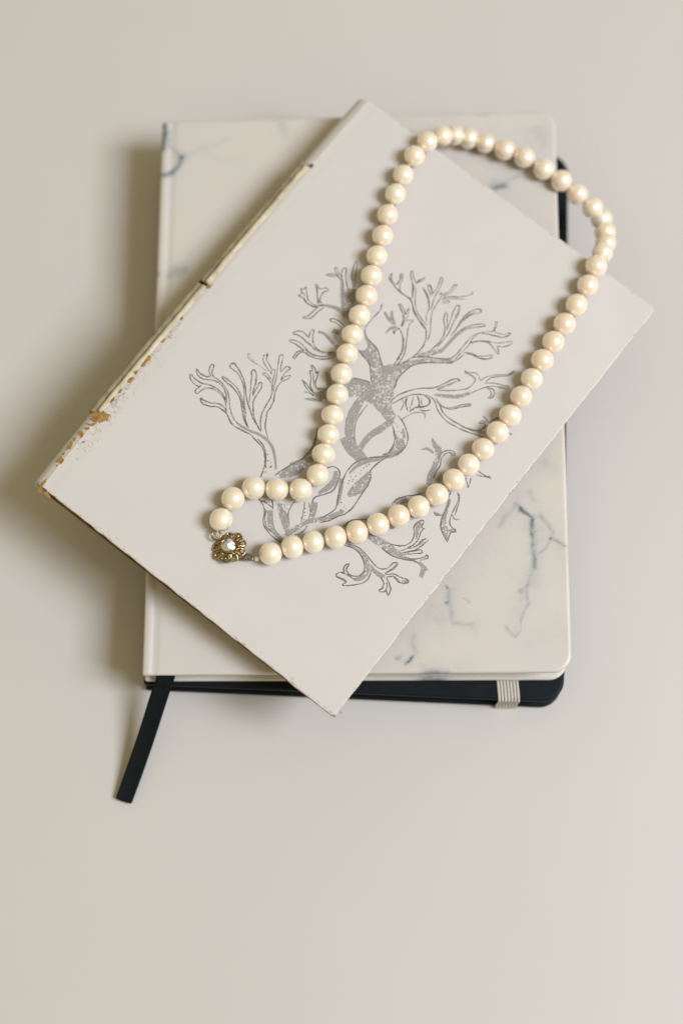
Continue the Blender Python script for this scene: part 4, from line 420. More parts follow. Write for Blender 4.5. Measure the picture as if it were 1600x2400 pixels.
def notebook(name, quad, z_bottom, mat, page_mat, radius, label, cat_, inner, attr_fn=None, lower_grow=(0.3, 0.2, 0.5, 0.2)):
    cx = sum(q[0] for q in quad) / 4
    cy = sum(q[1] for q in quad) / 4
    zb = (z_bottom[0] + z_bottom[1]) / 2
    root = empty(name, (cx * MM, cy * MM, zb * MM))
    tag(root, label, cat_)
    off = (cx, cy, zb)
    q = [(a - off[0], b - off[1], c - off[2]) for a, b, c in quad]
    # height of the bottom (left, right)
    zl, zr = z_bottom[0] - off[2], z_bottom[1] - off[2]
    TH = 2.4
    fn = (lambda x, y: attr_fn(x + off[0], y + off[1])) if attr_fn else None
    cover_mesh("front_cover", q, 0.0, TH, (0.9, radius, radius, 0.9), mat, root, 1.15, inner, groove=((3.7, 0.75, 0.45), (1.9, 0.5, -0.10)), attr_fn=fn)
    ql = [(q[0][0], q[0][1], zl + TH), (q[1][0], q[1][1], zr + TH), (q[2][0], q[2][1], zr + TH), (q[3][0], q[3][1], zl + TH)]
    cover_mesh("back_cover", ql, 0.0, TH - 0.05, (0.9, radius, radius, 0.9), mat, root, 0.9, max(inner, 2.0), grow=lower_grow, attr_fn=fn)
    # page block with rounded outer corners
    pts = []
    W_, H_, r = 145.0, 207.0, radius - 1.0
    l, rr, b, t = 2.0, W_ - 3.2, 3.2, H_ - 3.2
    pts += [(l, b), (rr - r, b)]
    pts += [(rr - r + r * math.sin(k * math.pi / 12), b + r - r * math.cos(k * math.pi / 12)) for k in range(1, 7)]
    pts += [(rr - r + r * math.cos(k * math.pi / 12), t - r + r * math.sin(k * math.pi / 12)) for k in range(0, 7)]
    pts += [(l, t)]
    bot, top = [], []
    for a, b_ in pts:
        s, tt = a / W_, b_ / H_
        zt = q[0][2] * (1 - s) + q[1][2] * s - TH - 0.02
        zbm = zl * (1 - s) + zr * s + TH + 0.02
        bot.append(lerp3(q, s, tt, zbm))
        top.append(lerp3(q, s, tt, zt))
    block("page_block", bot, top, page_mat, root)
    # rounded spine joining the two covers on the left
    prof = []
    zt, zb_ = q[0][2] - 0.55, zl + 0.55
    for k in range(13):
        a = math.pi * k / 12
        prof.append((-0.55 * math.sin(a) + 0.25, zt + (zb_ - zt) * k / 12))
    v, f, vals = [], [], []
    rows = [i / 60 for i in range(61)]
    for t_ in rows:
        t2 = 0.004 + t_ * 0.992
        p0 = Vector(lerp3(q, 0, t2, 0))
        for dx, z in prof:
            v.append((p0.x + dx, p0.y, z))
            if fn: vals.append(fn(p0.x + dx, p0.y))
        for dx, z in reversed(prof):
            v.append((p0.x + dx + 1.2, p0.y, z))
            if fn: vals.append(0.0)
    m = 26
    for j in range(60):
        for i in range(m):
            f.append((j * m + i, j * m + (i + 1) % m, (j + 1) * m + (i + 1) % m, (j + 1) * m + i))
    f.append(tuple(reversed(range(m))))
    f.append(tuple(60 * m + i for i in range(m)))
    mesh_obj("spine", v, f, mat, root, True, attr=("vein", vals) if fn else None)
    return root, off, q

# ------------------------------------------------------------------ black notebook (bottom of the pile)
bk_root, bk_off, bk_q = notebook("black_notebook", BLACK, (0.0, 0.0), M_black, M_pages_black, 8.0,
    "black notebook with rounded corners and white elastic band, at the bottom of the pile", "notebook", 4.0)
# elastic band round the lower right end: ridged strip over the front, the tail edge and under
ex = [Vector(e) - Vector(bk_off) for e in ELASTIC]
wv = (ex[3] - ex[2]); ln = wv.length; wv.normalize()
dv = (ex[2] - ex[0]).normalized()
z0 = ex[0].z - 0.35
tip = (ex[2] + ex[3]) / 2
path = []
for s_, z in ((22.0, 0.30), (8.0, 0.30), (2.0, 0.28), (0.9, 0.12), (0.25, -0.35), (-0.15, -1.1), (-0.2, -2.2)):
    c = tip - dv * s_
    path.append((c.x, c.y, z0 + z))
for s_, z in ((-0.1, 3.0), (-0.55, 2.2), (-0.75, 1.2), (-0.6, 0.5)):
    c = tip - dv * s_
    path.append((c.x, c.y, z))
NR = 7
xs, hs = [], []
for k in range(NR):
    a0 = k / NR
    for fr, hh in ((0.0, 0.0), (0.10, 0.22), (0.30, 0.36), (0.52, 0.36), (0.70, 0.22), (0.74, 0.0)):
        xs.append((a0 + fr / NR - 0.5) * ln * 1.03)
        hs.append(hh)
xs.append(0.5 * ln); hs.append(0.0)
v, f, mi = [], [], []
for i, c in enumerate(path):
    p0 = Vector(path[max(0, i - 1)]); p1 = Vector(path[min(len(path) - 1, i + 1)])
    tan = (p1 - p0).normalized()
    nrm = wv.cross(tan); nrm.normalize()
    if i < 3 and nrm.z < 0: nrm = -nrm
    if i >= 3 and nrm.dot(dv) < 0 and nrm.z < 0: nrm = -nrm
    for x, hgt in zip(xs, hs):
        pp = Vector(c) + wv * x + nrm * hgt
        v.append(tuple(pp))
m = len(xs)
for i in range(len(path) - 1):
    for j in range(m - 1):
        f.append((i * m + j, i * m + j + 1, (i + 1) * m + j + 1, (i + 1) * m + j))
        mi.append(1 if j % 6 in (5,) else 0)
el = mesh_obj("elastic_band", v, f, [M_elastic, M_groove], bk_root, True, mi)
el["label"] = "off white ribbed elastic band with grey stripes"

# ------------------------------------------------------------------ marble notebook
mb_root, mb_off, mb_q = notebook("marble_notebook", MARBLE, (12.35, 13.85), M_marble, M_pages, 6.3,
    "white notebook with blue grey marble veins, lying between the black notebook and the old book", "notebook", 0.62, vein_value)
# ribbon bookmark
rp = [(-65.2, -96.0, 19.2), (-65.4, -101.0, 18.9), (-65.8, -103.6, 17.9), (-66.5, -105.2, 16.2), (-67.6, -107.4, 14.2),
      (-69.3, -112.0, 11.8), (-72.6, -121.5, 8.0), (-76.4, -132.0, 4.4), (-79.2, -139.6, 2.4), (-80.9, -144.2, 1.5)]
v, f = [], []
def crv(pts, n):
    out = []
    P_ = [Vector(p) for p in pts]
    P_ = [P_[0] * 2 - P_[1]] + P_ + [P_[-1] * 2 - P_[-2]]
    for i in range(1, len(P_) - 2):
        for k in range(n):
            t = k / n
            a, b, c, d = P_[i - 1:i + 3]
            out.append(0.5 * ((2 * b) + (c - a) * t + (2 * a - 5 * b + 4 * c - d) * t * t + (3 * b - a - 3 * c + d) * t ** 3))
    out.append(P_[-2])
    return out
rc = crv(rp, 8)
NW = 10
for i, c in enumerate(rc):
    k = i / (len(rc) - 1)
    wd = Vector((1.0, -0.34 * max(0, min(1, (k - 0.2) / 0.4)), 0.0)).normalized()
    half = 3.30 - 0.35 * k
    tw = 0.12 * math.sin(k * 5.0)
    for j in range(NW + 1):
        s = (j / NW * 2 - 1)
        end = 0.0
        if i == len(rc) - 1: end = 0.55 * max(0.0, abs(s) - 0.75) / 0.25
        q = c + wd * (s * half) + Vector((0.35, 1, 0)) * end * 0.8
        v.append((q.x - mb_off[0], q.y - mb_off[1], q.z - mb_off[2] + 0.18 * (s * s) + tw * s))
nrow = NW + 1
for i in range(len(rc) - 1):
    for j in range(NW):
        f.append((i * nrow + j, i * nrow + j + 1, (i + 1) * nrow + j + 1, (i + 1) * nrow + j))
rb = mesh_obj("ribbon_bookmark", v, f, M_satin, mb_root, True)
md = rb.modifiers.new("thickness", 'SOLIDIFY'); md.thickness = 0.00018; md.offset = 0
rb["label"] = "black satin ribbon bookmark trailing onto the table"

# ------------------------------------------------------------------ old book with the printed coral
T = 14.2
e1, e2, en = Vector(BOOK["e1"]), Vector(BOOK["e2"]), Vector(BOOK["n"])
book = bpy.data.objects.new("coral_book", None)
book.empty_display_size = 0.01
COL.objects.link(book)
R3 = Matrix((e1, e2, en)).transposed()
book.matrix_world = Matrix.Translation((Vector(BOOK["O"]) - en * T) * MM) @ R3.to_4x4()
tag(book, "worn white hardback with a grey printed coral tree on its cover and a torn spine", "book")
A, B, C_, D = BOOK["quad"]
bq = [(A[0], A[1], T), (D[0], D[1], T), (C_[0], C_[1], T), (B[0], B[1], T)]
def bow(y): return -1.15 * math.sin(math.pi * max(0.0, min(1.0, y / 182.0))) ** 0.5
def xh(y): return A[0] * y / 182.0 + bow(y)       # the hinge line, bowed by use
def hinge(a, b):
    # shallow joint beside the spine, deeper where the paper is torn away
    tt = b / 182.0
    torn = 1.0 if 0.17 < tt < 0.83 else 0.35
    return -0.38 * torn * math.exp(-(a / 1.1) ** 2) - 0.10 * math.exp(-((a - 2.6) / 1.4) ** 2)
cover = cover_mesh("front_board", bq, 0.0, 1.9, (0.8, 1.4, 1.6, 0.8), M_cover, book, 0.35, 3.0, extra=hinge, wob=0.38, left_shift=bow, edge_mat=M_edge)
zb_at = lambda x: 7.3 * x / 126.0
def bpt(x, y, z): return (x, y, z)
lo = [(0.0, 0.25), (124.9, 0.1), (125.4, 181.4), (-0.8, 181.4)]
block("back_board", [(x, y, zb_at(x) + 0.05) for x, y in lo], [(x, y, zb_at(x) + 1.9) for x, y in lo], M_gap, book)
pg = [(0.8, 4.2), (121.0, 4.2), (121.5, 178.0), (0.0, 178.0)]
block("page_block", [(x, y, zb_at(x) + 1.95) for x, y in pg], [(x, y, T - 2.0) for x, y in pg], M_pages_aged, book)


def spine_piece(name, y0, y1, prof, mat, n=40, rag0=0.0, rag1=0.0, seed=0.0, thick=0.5, wav=0.0):
    v, f = [], []
    m = len(prof)
    for j in range(n + 1):
        t = j / n
        for i, (dx, z) in enumerate(prof):
            y = y0 + (y1 - y0) * t
            if j == 0: y += rag0 * noise.noise(Vector((i * 0.9, seed, 0.3)))
            if j == n: y += rag1 * noise.noise(Vector((i * 0.9, seed + 5, 0.7)))
            wx = wav * noise.noise(Vector((y * 0.18, i * 0.4, seed)))
            v.append((xh(y) + dx + wx, y, z + wav * 0.5 * noise.noise(Vector((y * 0.25, i * 0.3, seed + 2)))))
    for j in range(n):
        for i in range(m - 1):
            f.append((j * m + i, (j + 1) * m + i, (j + 1) * m + i + 1, j * m + i + 1))
    o = mesh_obj(name, v, f, mat, book, True)
    md = o.modifiers.new("thickness", 'SOLIDIFY'); md.thickness = thick * MM; md.offset = -1
    return o
intact = [(0.9, T - 0.08), (0.2, T - 0.28), (-0.6, T - 0.55), (-1.6, T - 1.15), (-2.6, T - 2.1), (-3.4, T - 3.6), (-3.9, T - 5.6), (-4.0, T - 8.0), (-3.6, T - 10.8), (-2.4, T - 13.2), (-0.5, T - 14.1)]
bared = [(0.35, T - 1.0), (-0.7, T - 1.25), (-1.3, T - 1.55), (-2.1, T - 1.6), (-3.1, T - 1.75), (-3.9, T - 2.6), (-4.3, T - 4.4), (-4.3, T - 8.0), (-3.8, T - 10.8), (-2.4, T - 13.2), (-0.5, T - 14.1)]
spine_piece("spine_paper", 148.5, 181.6, intact, M_spine_paper, 24, 0.9, 0.25, 1.0)
spine_piece("spine_paper", 0.1, 32.0, intact, M_spine_paper, 24, 0.25, 1.2, 2.0)
spine_piece("spine_lining", 91.6, 149.5, bared, M_lining, 60, 0.6, 0, 3.0, 0.6, 0.32)
spine_piece("spine_lining", 31.0, 90.6, [(x - 0.35 if x < -1.4 else x, z) for x, z in bared], M_lining, 60, 0, 0.6, 8.0, 0.6, 0.32)
spine_piece("spine_core", 30.0, 150.0, [(0.5, T - 2.2), (-1.6, T - 2.6), (-2.6, T - 4.2), (-2.9, T - 8.0), (-2.2, T - 12.5), (-0.4, T - 13.6)], M_gap, 20, 0, 0, 9.0, 0.4, 0.1)
edge = [(0.25, T - 0.30), (-0.10, T - 0.18), (-0.95, T - 0.24), (-1.55, T - 0.55), (-1.65, T - 1.5), (0.3, T - 1.7)]
spine_piece("torn_edge", 32.5, 90.6, edge, M_board, 70, 0.5, 0.5, 4.0, 0.2, 0.32)
spine_piece("torn_edge", 91.8, 148.4, edge, M_board, 70, 0.5, 0.5, 6.0, 0.2, 0.32)
# end of the hollow at the tail of the spine
tail = [(x, T - 0.6 if x > 0 else z) for x, z in intact]

def chip(pts, z, mat, name, thick=0.05, jit=0.12, seed=0):
    rr = random.Random(seed)
    ring = []
    n = len(pts)
    for i in range(n):
        p0, p1 = Vector((*pts[i], 0)), Vector((*pts[(i + 1) % n], 0))
        for k in range(3):
            q = p0.lerp(p1, k / 3)
            ring.append((q.x + rr.uniform(-jit, jit), q.y + rr.uniform(-jit, jit)))
    m = len(ring)
    cx = sum(p[0] for p in ring) / m
    cy = sum(p[1] for p in ring) / m
    def drop(x, y):
        a = x - xh(y)
        return -(0.9 - a) * 0.34 if a < 0.9 else 0.0
    v, f = [], []
    for s in (1.0, 1.0, 0.78, 0.52, 0.26):
        dz = -0.35 if not v else 0.0
        for x, y in ring:
            px, py = cx + (x - cx) * s, cy + (y - cy) * s
            v.append((px, py, z + dz + drop(px, py) + (rr.uniform(-0.03, 0.03) if s < 1 else 0.0)))
    v.append((cx, cy, z + drop(cx, cy)))
    for k in range(4):
        for i in range(m):
            f.append((k * m + i, k * m + (i + 1) % m, (k + 1) * m + (i + 1) % m, (k + 1) * m + i))
    for i in range(m): f.append((4 * m + i, 4 * m + (i + 1) % m, 5 * m))
    o = mesh_obj(name, v, f, mat, book, False)
    return o
for i, ch in enumerate(CHIPS):
    area = abs(sum(a[0] * b[1] - b[0] * a[1] for a, b in zip(ch, ch[1:] + ch[:1]))) / 2
    cxm = sum(p[0] for p in ch) / len(ch)
    cym = sum(p[1] for p in ch) / len(ch)
    if cym < 0.05 and 4 < cxm < 118: continue
    k = 0.8 if cym < 2.0 and cxm > 10 else 1.22
    ch = [[cxm + (p[0] - cxm) * k, cym + (p[1] - cym) * k] for p in ch]
    if sum((a[0] * b[1] - b[0] * a[1]) for a, b in zip(ch, ch[1:] + ch[:1])) < 0: ch = ch[::-1]
    chip(ch, T + 0.10, M_brown, "worn_patch", jit=0.10 if area < 4 else 0.22, seed=i)
# fine flecks of wear along the hinge and the edges
rr = random.Random(11)
v, f = [], []
def fleck(x, y, ang, L, w):
    ca, sa = math.cos(ang), math.sin(ang)
    k = len(v)
    for a, b in ((-L / 2, 0), (0, w / 2), (L / 2, 0.1 * w), (0.1 * L, -w / 2)):
        v.append((x + ca * a - sa * b, y + sa * a + ca * b, T + 0.02))
    f.append((k, k + 3, k + 2, k + 1))
for _ in range(95):
    y = rr.choice([rr.uniform(14, 72), rr.uniform(18, 50), rr.uniform(24, 40)])
    fleck(xh(y) + 1.6 + abs(rr.gauss(0, 2.1)), y, rr.gauss(-0.3, 0.3), rr.uniform(0.6, 1.7), rr.uniform(0.06, 0.12))
for _ in range(60):
    y = rr.uniform(12, 75)
    fleck(xh(y) + rr.uniform(0.9, 2.2), y, rr.uniform(0, 3), rr.uniform(0.3, 0.9), rr.uniform(0.15, 0.4))
for _ in range(70):
    x = rr.uniform(2, 125)
    fleck(x, rr.uniform(0.1, 0.5) + (rr.random() < 0.3) * rr.uniform(0.3, 1.4), rr.gauss(0, 0.25), rr.uniform(0.4, 2.2), rr.uniform(0.07, 0.2))
for _ in range(45):
    y = rr.uniform(2, 180)
    fleck(126.05 + 0.6 * y / 182 - rr.uniform(0.1, 0.4), y, 1.57 + rr.gauss(0, 0.2), rr.uniform(0.3, 1.2), rr.uniform(0.1, 0.25))
for _ in range(30):
    x = rr.uniform(2, 122)
    fleck(x, 182.1 - rr.uniform(0.1, 0.5), rr.gauss(0, 0.2), rr.uniform(0.3, 1.4), rr.uniform(0.1, 0.25))
for _ in range(14):
    fleck(rr.uniform(20, 120), rr.uniform(6, 170), rr.uniform(0, 3), rr.uniform(0.15, 0.4), rr.uniform(0.06, 0.12))
fl = mesh_obj("wear_flecks", v, f, M_fleck, book, False)
fl["kind"] = "stuff"
# flat dark spots painted as the shade in the torn paper's notches
for (x, y, s_, sd) in ((-1.0, 149.4, 0.9, 1), (-2.6, 150.4, 0.6, 2), (-0.9, 91.2, 0.75, 3), (-2.4, 31.2, 0.6, 4), (1.6, -0.3, 0.8, 5)):
    ring = [(x + s_ * (0.6 + 0.5 * random.Random(sd * 31 + k).random()) * math.cos(k * 0.785), y + s_ * (0.6 + 0.5 * random.Random(sd * 17 + k).random()) * math.sin(k * 0.785)) for k in range(8)]
    zt = T + 0.05 if x > -1.5 else T - 1.7
    chip(ring, zt, M_dark, "notch_shade_spot", jit=0.05, seed=sd)

# the printed coral: ink lines and stippled areas as one flat print on the board
def cr2(pts, n):
    return [(p.x, p.y) for p in crv([(a, b, 0) for a, b in pts], n)]
pv, pf, pm = [], [], []
ZP = T + 0.012
layer = [0]
def ribbon2(pts, ws, z, mat, jitter, rnd):
    k0 = len(pv)
    n = len(pts)
    for i, (x, y) in enumerate(pts):
        x0, y0 = pts[max(0, i - 1)]
        x1, y1 = pts[min(n - 1, i + 1)]
        dx, dy = x1 - x0, y1 - y0
        L = math.hypot(dx, dy) or 1.0
        nx, ny = -dy / L, dx / L
        wl = ws[i] / 2 * (1 + rnd.uniform(-jitter, jitter))
        wr = ws[i] / 2 * (1 + rnd.uniform(-jitter, jitter))
        pv.append((x + nx * wl, y + ny * wl, z))
        pv.append((x - nx * wr, y - ny * wr, z))
    for i in range(n - 1):
        a = k0 + 2 * i
        pf.append((a, a + 1, a + 3, a + 2))
        pm.append(mat)
rnd = random.Random(5)
for pts in POLYS:
    k0 = len(pv)
    ring = cr2(pts + [pts[0]], 4)[:-1]
    for x, y in ring: pv.append((x + rnd.uniform(-0.06, 0.06), y + rnd.uniform(-0.06, 0.06), ZP - 0.001))
    idx = list(range(k0, len(pv)))
    if sum(a[0] * b_[1] - b_[0] * a[1] for a, b_ in zip(ring, ring[1:] + ring[:1])) < 0: idx.reverse()
    pf.append(tuple(idx)); pm.append(1)
for i, (ws, pts) in enumerate(FILLS):
    q = cr2(pts, 8)
    wsm = []
    for k in range(len(q)):
        t = k / (len(q) - 1) * (len(ws) - 1)
        a = min(int(t), len(ws) - 2)
        wsm.append(ws[a] + (ws[a + 1] - ws[a]) * (t - a))
    ribbon2(q, wsm, ZP + 0.0006 * (i % 9), 1, 0.10, rnd)
for i, (w, pts) in enumerate(STROKES):
    q = cr2(pts, 7)
    n = len(q)
    ws = []
    ph = rnd.uniform(0, 6)
    for k in range(n):
        e = min(1.0, 0.55 + min(k, n - 1 - k) * 0.22)
        ws.append(w * 1.03 * e * (0.90 + 0.22 * math.sin(ph + k * 0.45)))
    ribbon2(q, ws, ZP + 0.008 + 0.0005 * (i % 11), 0, 0.22, rnd)
def dot(x, y, r, z=ZP + 0.02):
    k0 = len(pv)
    for k in range(7):
        a = k * 0.8976 + rnd.random() * 0.3
        pv.append((x + r * math.cos(a) * rnd.uniform(0.75, 1.2), y + r * math.sin(a) * rnd.uniform(0.75, 1.2), z))
    pf.append(tuple(range(k0, k0 + 7)))
    pm.append(0)
for x, y in DOTS: dot(x, y, rnd.uniform(0.16, 0.30))
for w, pts in STROKES:      # beaded bumps along the contours
    q = cr2(pts, 5)
    for (x0, y0), (x1, y1) in zip(q, q[1:]):
        if y0 < 75 and rnd.random() < 0.42 or rnd.random() < 0.05:
            sx = rnd.choice((-1, 1)) * w * 0.55
            L = math.hypot(x1 - x0, y1 - y0) or 1
            dot(x0 - (y1 - y0) / L * sx, y0 + (x1 - x0) / L * sx, rnd.uniform(0.10, 0.20))
# specks of bare paper inside the inked areas
for line, w, n in SPECKS:
    q = cr2(line, 6)
    for _ in range(n):
        x, y = rnd.choice(q)
        x += rnd.uniform(-w, w) * 0.5 + rnd.uniform(-0.5, 0.5)
        y += rnd.uniform(-w, w) * 0.5 + rnd.uniform(-0.5, 0.5)
        r = abs(rnd.gauss(0.0, 0.18)) + 0.14
        k0 = len(pv)
        el = rnd.uniform(0.6, 1.7)
        for k in range(6):
            a = k * 1.0472
            pv.append((x + r * math.cos(a) * rnd.uniform(0.6, 1.2), y + r * el * math.sin(a) * rnd.uniform(0.6, 1.2), ZP + 0.0065))
        pf.append(tuple(range(k0, k0 + 6))); pm.append(2)
pr = mesh_obj("coral_print", pv, pf, [M_line, M_stipple, M_cover], book, False, pm)
pr["label"] = "grey stippled coral tree printed on the white cover"

# ------------------------------------------------------------------ pearl necklace with clasp
def cover_point(xy, z):      # millimetres on the book's cover to the world
    return (Vector(BOOK["O"]) + e1 * xy[0] + e2 * xy[1] + en * z)
base = cover_point(CLASP, 0.0)
neck = empty("pearl_necklace", base * MM)
tag(neck, "strand of cream pearls with a gold flower clasp, draped over the old book", "necklace")
def rel(p): return (Vector(p) - base) * MM

bm = bmesh.new()
bmesh.ops.create_uvsphere(bm, u_segments=40, v_segments=24, radius=1.0)
for fc in bm.faces: fc.smooth = True
pearl_mesh = bpy.data.meshes.new("pearl")
bm.to_mesh(pearl_mesh); bm.free()
pearl_mesh.materials.append(M_pearl)
P3 = [Vector(p[:3]) for p in PEARLS]
rp_ = random.Random(21)
for i, p in enumerate(PEARLS):
    a = P3[max(0, i - 1)]; b = P3[min(len(P3) - 1, i + 1)]
    tan = (b - a).normalized()
    gap = min((P3[i] - P3[j]).length for j in (i - 1, i + 1) if 0 <= j < len(P3))
    r = p[3] * rp_.uniform(1.005, 1.06)
    ra = max(r * 0.95, min(r * 1.06, gap * 0.515))
    o = bpy.data.objects.new("pearl", pearl_mesh)
    COL.objects.link(o)
    o.parent = neck
    q = tan.to_track_quat('X', 'Z')
    o.rotation_euler = (q.to_matrix() @ Matrix.Rotation(rp_.uniform(0, 6.28), 3, 'X')).to_euler()
    o.scale = (ra * MM, r * MM * rp_.uniform(0.965, 1.02), r * MM)
    o.location = rel(p[:3])

def tube(path, rad, mat, name, parent, seg=8, closed=False, scale=MM):
    v, f = [], []
    n = len(path)
    up = Vector((0.13, 0.21, 0.97))
    for i, c in enumerate(path):
        p0 = Vector(path[(i - 1) % n] if closed else path[max(0, i - 1)])
        p1 = Vector(path[(i + 1) % n] if closed else path[min(n - 1, i + 1)])
        tan = (p1 - p0).normalized()
        s1 = tan.cross(up)
        if s1.length < 1e-3: s1 = tan.cross(Vector((1, 0, 0)))
        s1.normalize()
        s2 = s1.cross(tan)
        rd = rad[i] if isinstance(rad, (list, tuple)) else rad
        for k in range(seg):
            a = 2 * math.pi * k / seg
            v.append(tuple(Vector(c) + s1 * (rd * math.cos(a)) + s2 * (rd * math.sin(a))))
    for i in range(n if closed else n - 1):
        for k in range(seg):
            f.append((i * seg + k, i * seg + (k + 1) % seg, ((i + 1) % n) * seg + (k + 1) % seg, ((i + 1) % n) * seg + k))
    if not closed:
        f.append(tuple(reversed(range(seg))))
        f.append(tuple((n - 1) * seg + k for k in range(seg)))
    return mesh_obj(name, v, f, mat, parent, True, scale=scale)
ring_pt = cover_point(RING, 2.6)
bead_pt = cover_point(BEAD, 2.3)
chain = [ring_pt] + P3 + [bead_pt]
tube([tuple(p - base) for p in chain], 0.32, M_thread, "thread", neck, 6)

# clasp: its own frame, tilted a little to the lower left
tilt = Matrix.Rotation(math.radians(-13), 3, 'X') @ Matrix.Rotation(math.radians(-9), 3, 'Y')
def lathe(prof, seg, mat, name, parent, smooth=True):
    v, f = [], []
    for r, z in prof:
        for k in range(seg):
            a = 2 * math.pi * k / seg
            v.append((r * math.cos(a), r * math.sin(a), z))
    for i in range(len(prof) - 1):
        for k in range(seg):
            f.append((i * seg + k, i * seg + (k + 1) % seg, (i + 1) * seg + (k + 1) % seg, (i + 1) * seg + k))
    return mesh_obj(name, v, f, mat, parent, smooth)
clasp = lathe([(0.01, 0.9), (3.4, 0.7), (3.7, 1.0), (3.5, 1.35), (3.0, 1.9), (2.4, 2.5), (2.0, 2.9), (0.01, 3.0)], 36, M_silver, "clasp", neck)
clasp.matrix_local = Matrix.Translation((0, 0, 0.0002)) @ tilt.to_4x4()
clasp["label"] = "gold filigree flower clasp set with a clear stone"
lathe([(2.30, 2.6), (2.85, 2.6), (2.95, 3.0), (2.85, 3.45), (2.62, 3.62), (2.42, 3.5), (2.30, 3.0)], 32, M_gold, "bezel", clasp)
# brilliant-cut stone
gv, gf = [], []
NS = 8
def gring(r, z, n, ph):
    k = len(gv)
    for i in range(n):
        a = 2 * math.pi * (i + ph) / n
        jz = random.Random(i * 7 + int(r * 100)).uniform(-0.30, 0.30) if r < 2 else 0.0
        gv.append((r * math.cos(a), r * math.sin(a), z + jz))
    return k
g0 = gring(0.55, 4.75, NS, 0.0)
g1 = gring(1.55, 4.35, NS, 0.5)
g2 = gring(2.40, 3.55, NS * 2, 0.0)
gv.append((0, 0, 2.3)); gt = len(gv) - 1
gf.append(tuple(g0 + i for i in range(NS)))
for i in range(NS):
    j = (i + 1) % NS
    gf.append((g0 + i, g1 + i, g0 + j))
    gf.append((g0 + j, g1 + i, g2 + (2 * j) % (2 * NS)))
    gf.append((g0 + j, g2 + (2 * j) % (2 * NS), g1 + j))
    gf.append((g1 + i, g2 + 2 * i, g2 + 2 * i + 1))
    gf.append((g1 + i, g2 + 2 * i + 1, g2 + (2 * i + 2) % (2 * NS)))
for i in range(2 * NS):
    gf.append((g2 + i, gt, g2 + (i + 1) % (2 * NS)))
bmg = bmesh.new()
bv = [bmg.verts.new((x * MM, y * MM, z * MM)) for x, y, z in gv]
for fc in gf:
    try: bmg.faces.new([bv[i] for i in fc])
    except ValueError: pass
bmesh.ops.recalc_face_normals(bmg, faces=bmg.faces)
gme = bpy.data.meshes.new("gemstone"); bmg.to_mesh(gme); bmg.free()
gme.materials.append(M_crystal)
gem = bpy.data.objects.new("gemstone", gme); COL.objects.link(gem); gem.parent = clasp
gem["label"] = "clear faceted round stone"
# foil seat under the stone, faceted
sv, sf = [], []
for i in range(12):
    a = 2 * math.pi * i / 12
    sv.append((2.14 * math.cos(a), 2.14 * math.sin(a), 3.40 + 0.06 * (i % 2)))
sv.append((0, 0, 2.05))
for i in range(12): sf.append((i, (i + 1) % 12, 12))
mesh_obj("stone_seat", sv, sf, M_foil, clasp, False)
# open petals: loops of twisted wire round the rim, leaf beads between
NPET = 9
def petal_path(a, r0, r1, wd, z0, z1):
    pts = []
    for k in range(20):
        t = 2 * math.pi * k / 20
        rr_ = r0 + (r1 - r0) * (0.5 - 0.5 * math.cos(t))
        side = wd * math.sin(t) * (0.7 + 0.5 * (0.5 - 0.5 * math.cos(t)))
        z = z0 + (z1 - z0) * (0.5 - 0.5 * math.cos(t))
        pts.append((rr_ * math.cos(a) - side * math.sin(a), rr_ * math.sin(a) + side * math.cos(a), z))
    return pts
bm = bmesh.new(); bmesh.ops.create_icosphere(bm, subdivisions=2, radius=1.0)
for fc in bm.faces: fc.smooth = True
bead_mesh = bpy.data.meshes.new("gold_bead"); bm.to_mesh(bead_mesh); bm.free(); bead_mesh.materials.append(M_gold)
def bead(p, s, name="gold_bead", rz=0.0):
    o = bpy.data.objects.new(name, bead_mesh); COL.objects.link(o); o.parent = clasp
    o.location = Vector(p) * MM
    o.scale = Vector(s) * MM
    o.rotation_euler = (0, 0, rz)
    return o
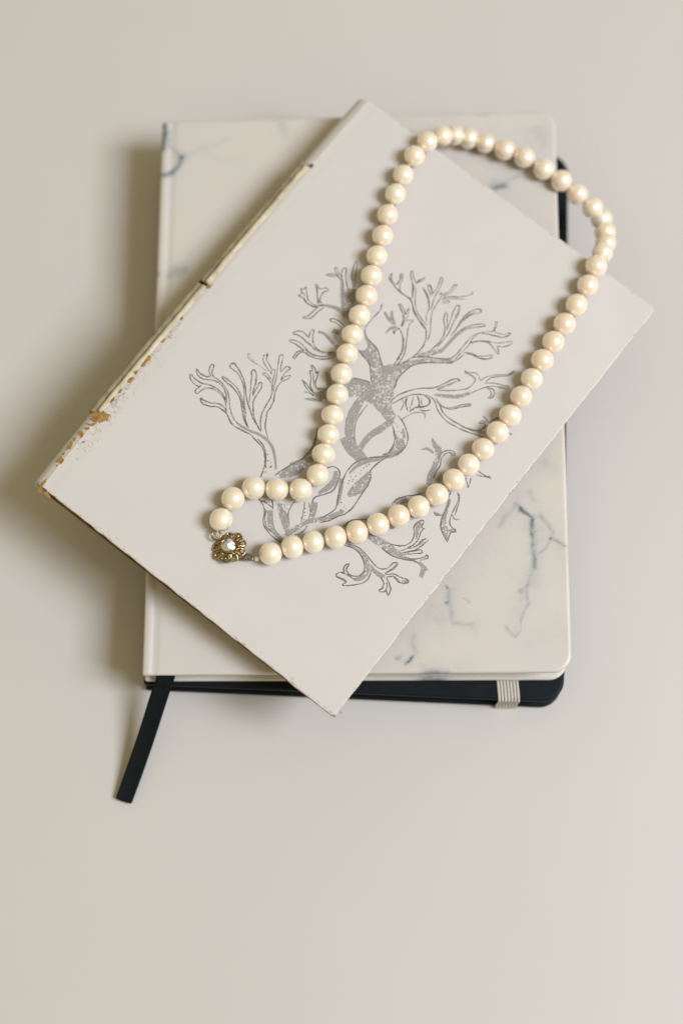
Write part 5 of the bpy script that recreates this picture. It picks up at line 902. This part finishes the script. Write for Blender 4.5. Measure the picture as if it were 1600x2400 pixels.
for k in range(NPET):
    a = 2 * math.pi * k / NPET + 0.25
    w = 1.18 + 0.15 * math.sin(k * 2.3)
    r1 = 5.55 + 0.25 * math.sin(k * 1.7)
    pet = tube(petal_path(a, 3.05, r1, w, 2.5, 1.15), [0.36 + 0.10 * ((j % 4) < 2) for j in range(20)], M_gold, "petal", clasp, 8, True)
    bead((4.15 * math.cos(a), 4.15 * math.sin(a), 1.75), (0.62, 0.38, 0.42), "gold_bead", a)
    a2 = a + math.pi / NPET
    bead((3.45 * math.cos(a2), 3.45 * math.sin(a2), 2.75), (0.62, 0.50, 0.50), "gold_bead", a2)
    bead((5.05 * math.cos(a2), 5.05 * math.sin(a2), 1.25), (0.48, 0.48, 0.42), "gold_bead", a2)
# one bent leaf of the flower stands up at the upper right
leaf = tube([(2.6, 2.2, 2.9), (3.1, 2.8, 3.5), (3.6, 3.6, 3.4), (3.9, 4.4, 2.6)], [0.35, 0.7, 0.6, 0.25], M_gold, "petal", clasp, 8)
# ring to the first pearl, tongue and small link on the other side
ctr = rel(ring_pt) / MM
rg = [(ctr.x + 1.55 * math.cos(t * 0.3927), ctr.y + 1.55 * math.sin(t * 0.3927), ctr.z - 0.2 + 0.25 * math.sin(t * 0.3927)) for t in range(16)]
tube(rg, 0.36, M_gold, "jump_ring", neck, 8, True)
tg = Vector(cover_point(TONGUE, 2.0)) - base
ax = (Vector(cover_point(BEAD, 2.0)) - Vector(cover_point(CLASP, 2.0))).normalized()
sd = Vector((-ax.y, ax.x, 0))
loop = [tuple(tg + ax * (1.9 * math.cos(t * 0.3927)) + sd * (0.85 * math.sin(t * 0.3927)) + Vector((0, 0, 0.3))) for t in range(16)]
tube(loop, 0.42, M_silver, "clasp_tongue", neck, 8, True)
loop = [tuple(tg - ax * 1.6 - sd * 0.5 + ax * (1.3 * math.cos(t * 0.3927)) + sd * (0.9 * math.sin(t * 0.3927)) + Vector((0, 0, -0.5))) for t in range(16)]
tube(loop, 0.40, M_silver, "clasp_tongue", neck, 8, True)
bt = Vector(cover_point(BEAD, 2.2)) - base
o = bpy.data.objects.new("end_bead", pearl_mesh); COL.objects.link(o); o.parent = neck
o.location = bt * MM; o.scale = (0.85 * MM,) * 3
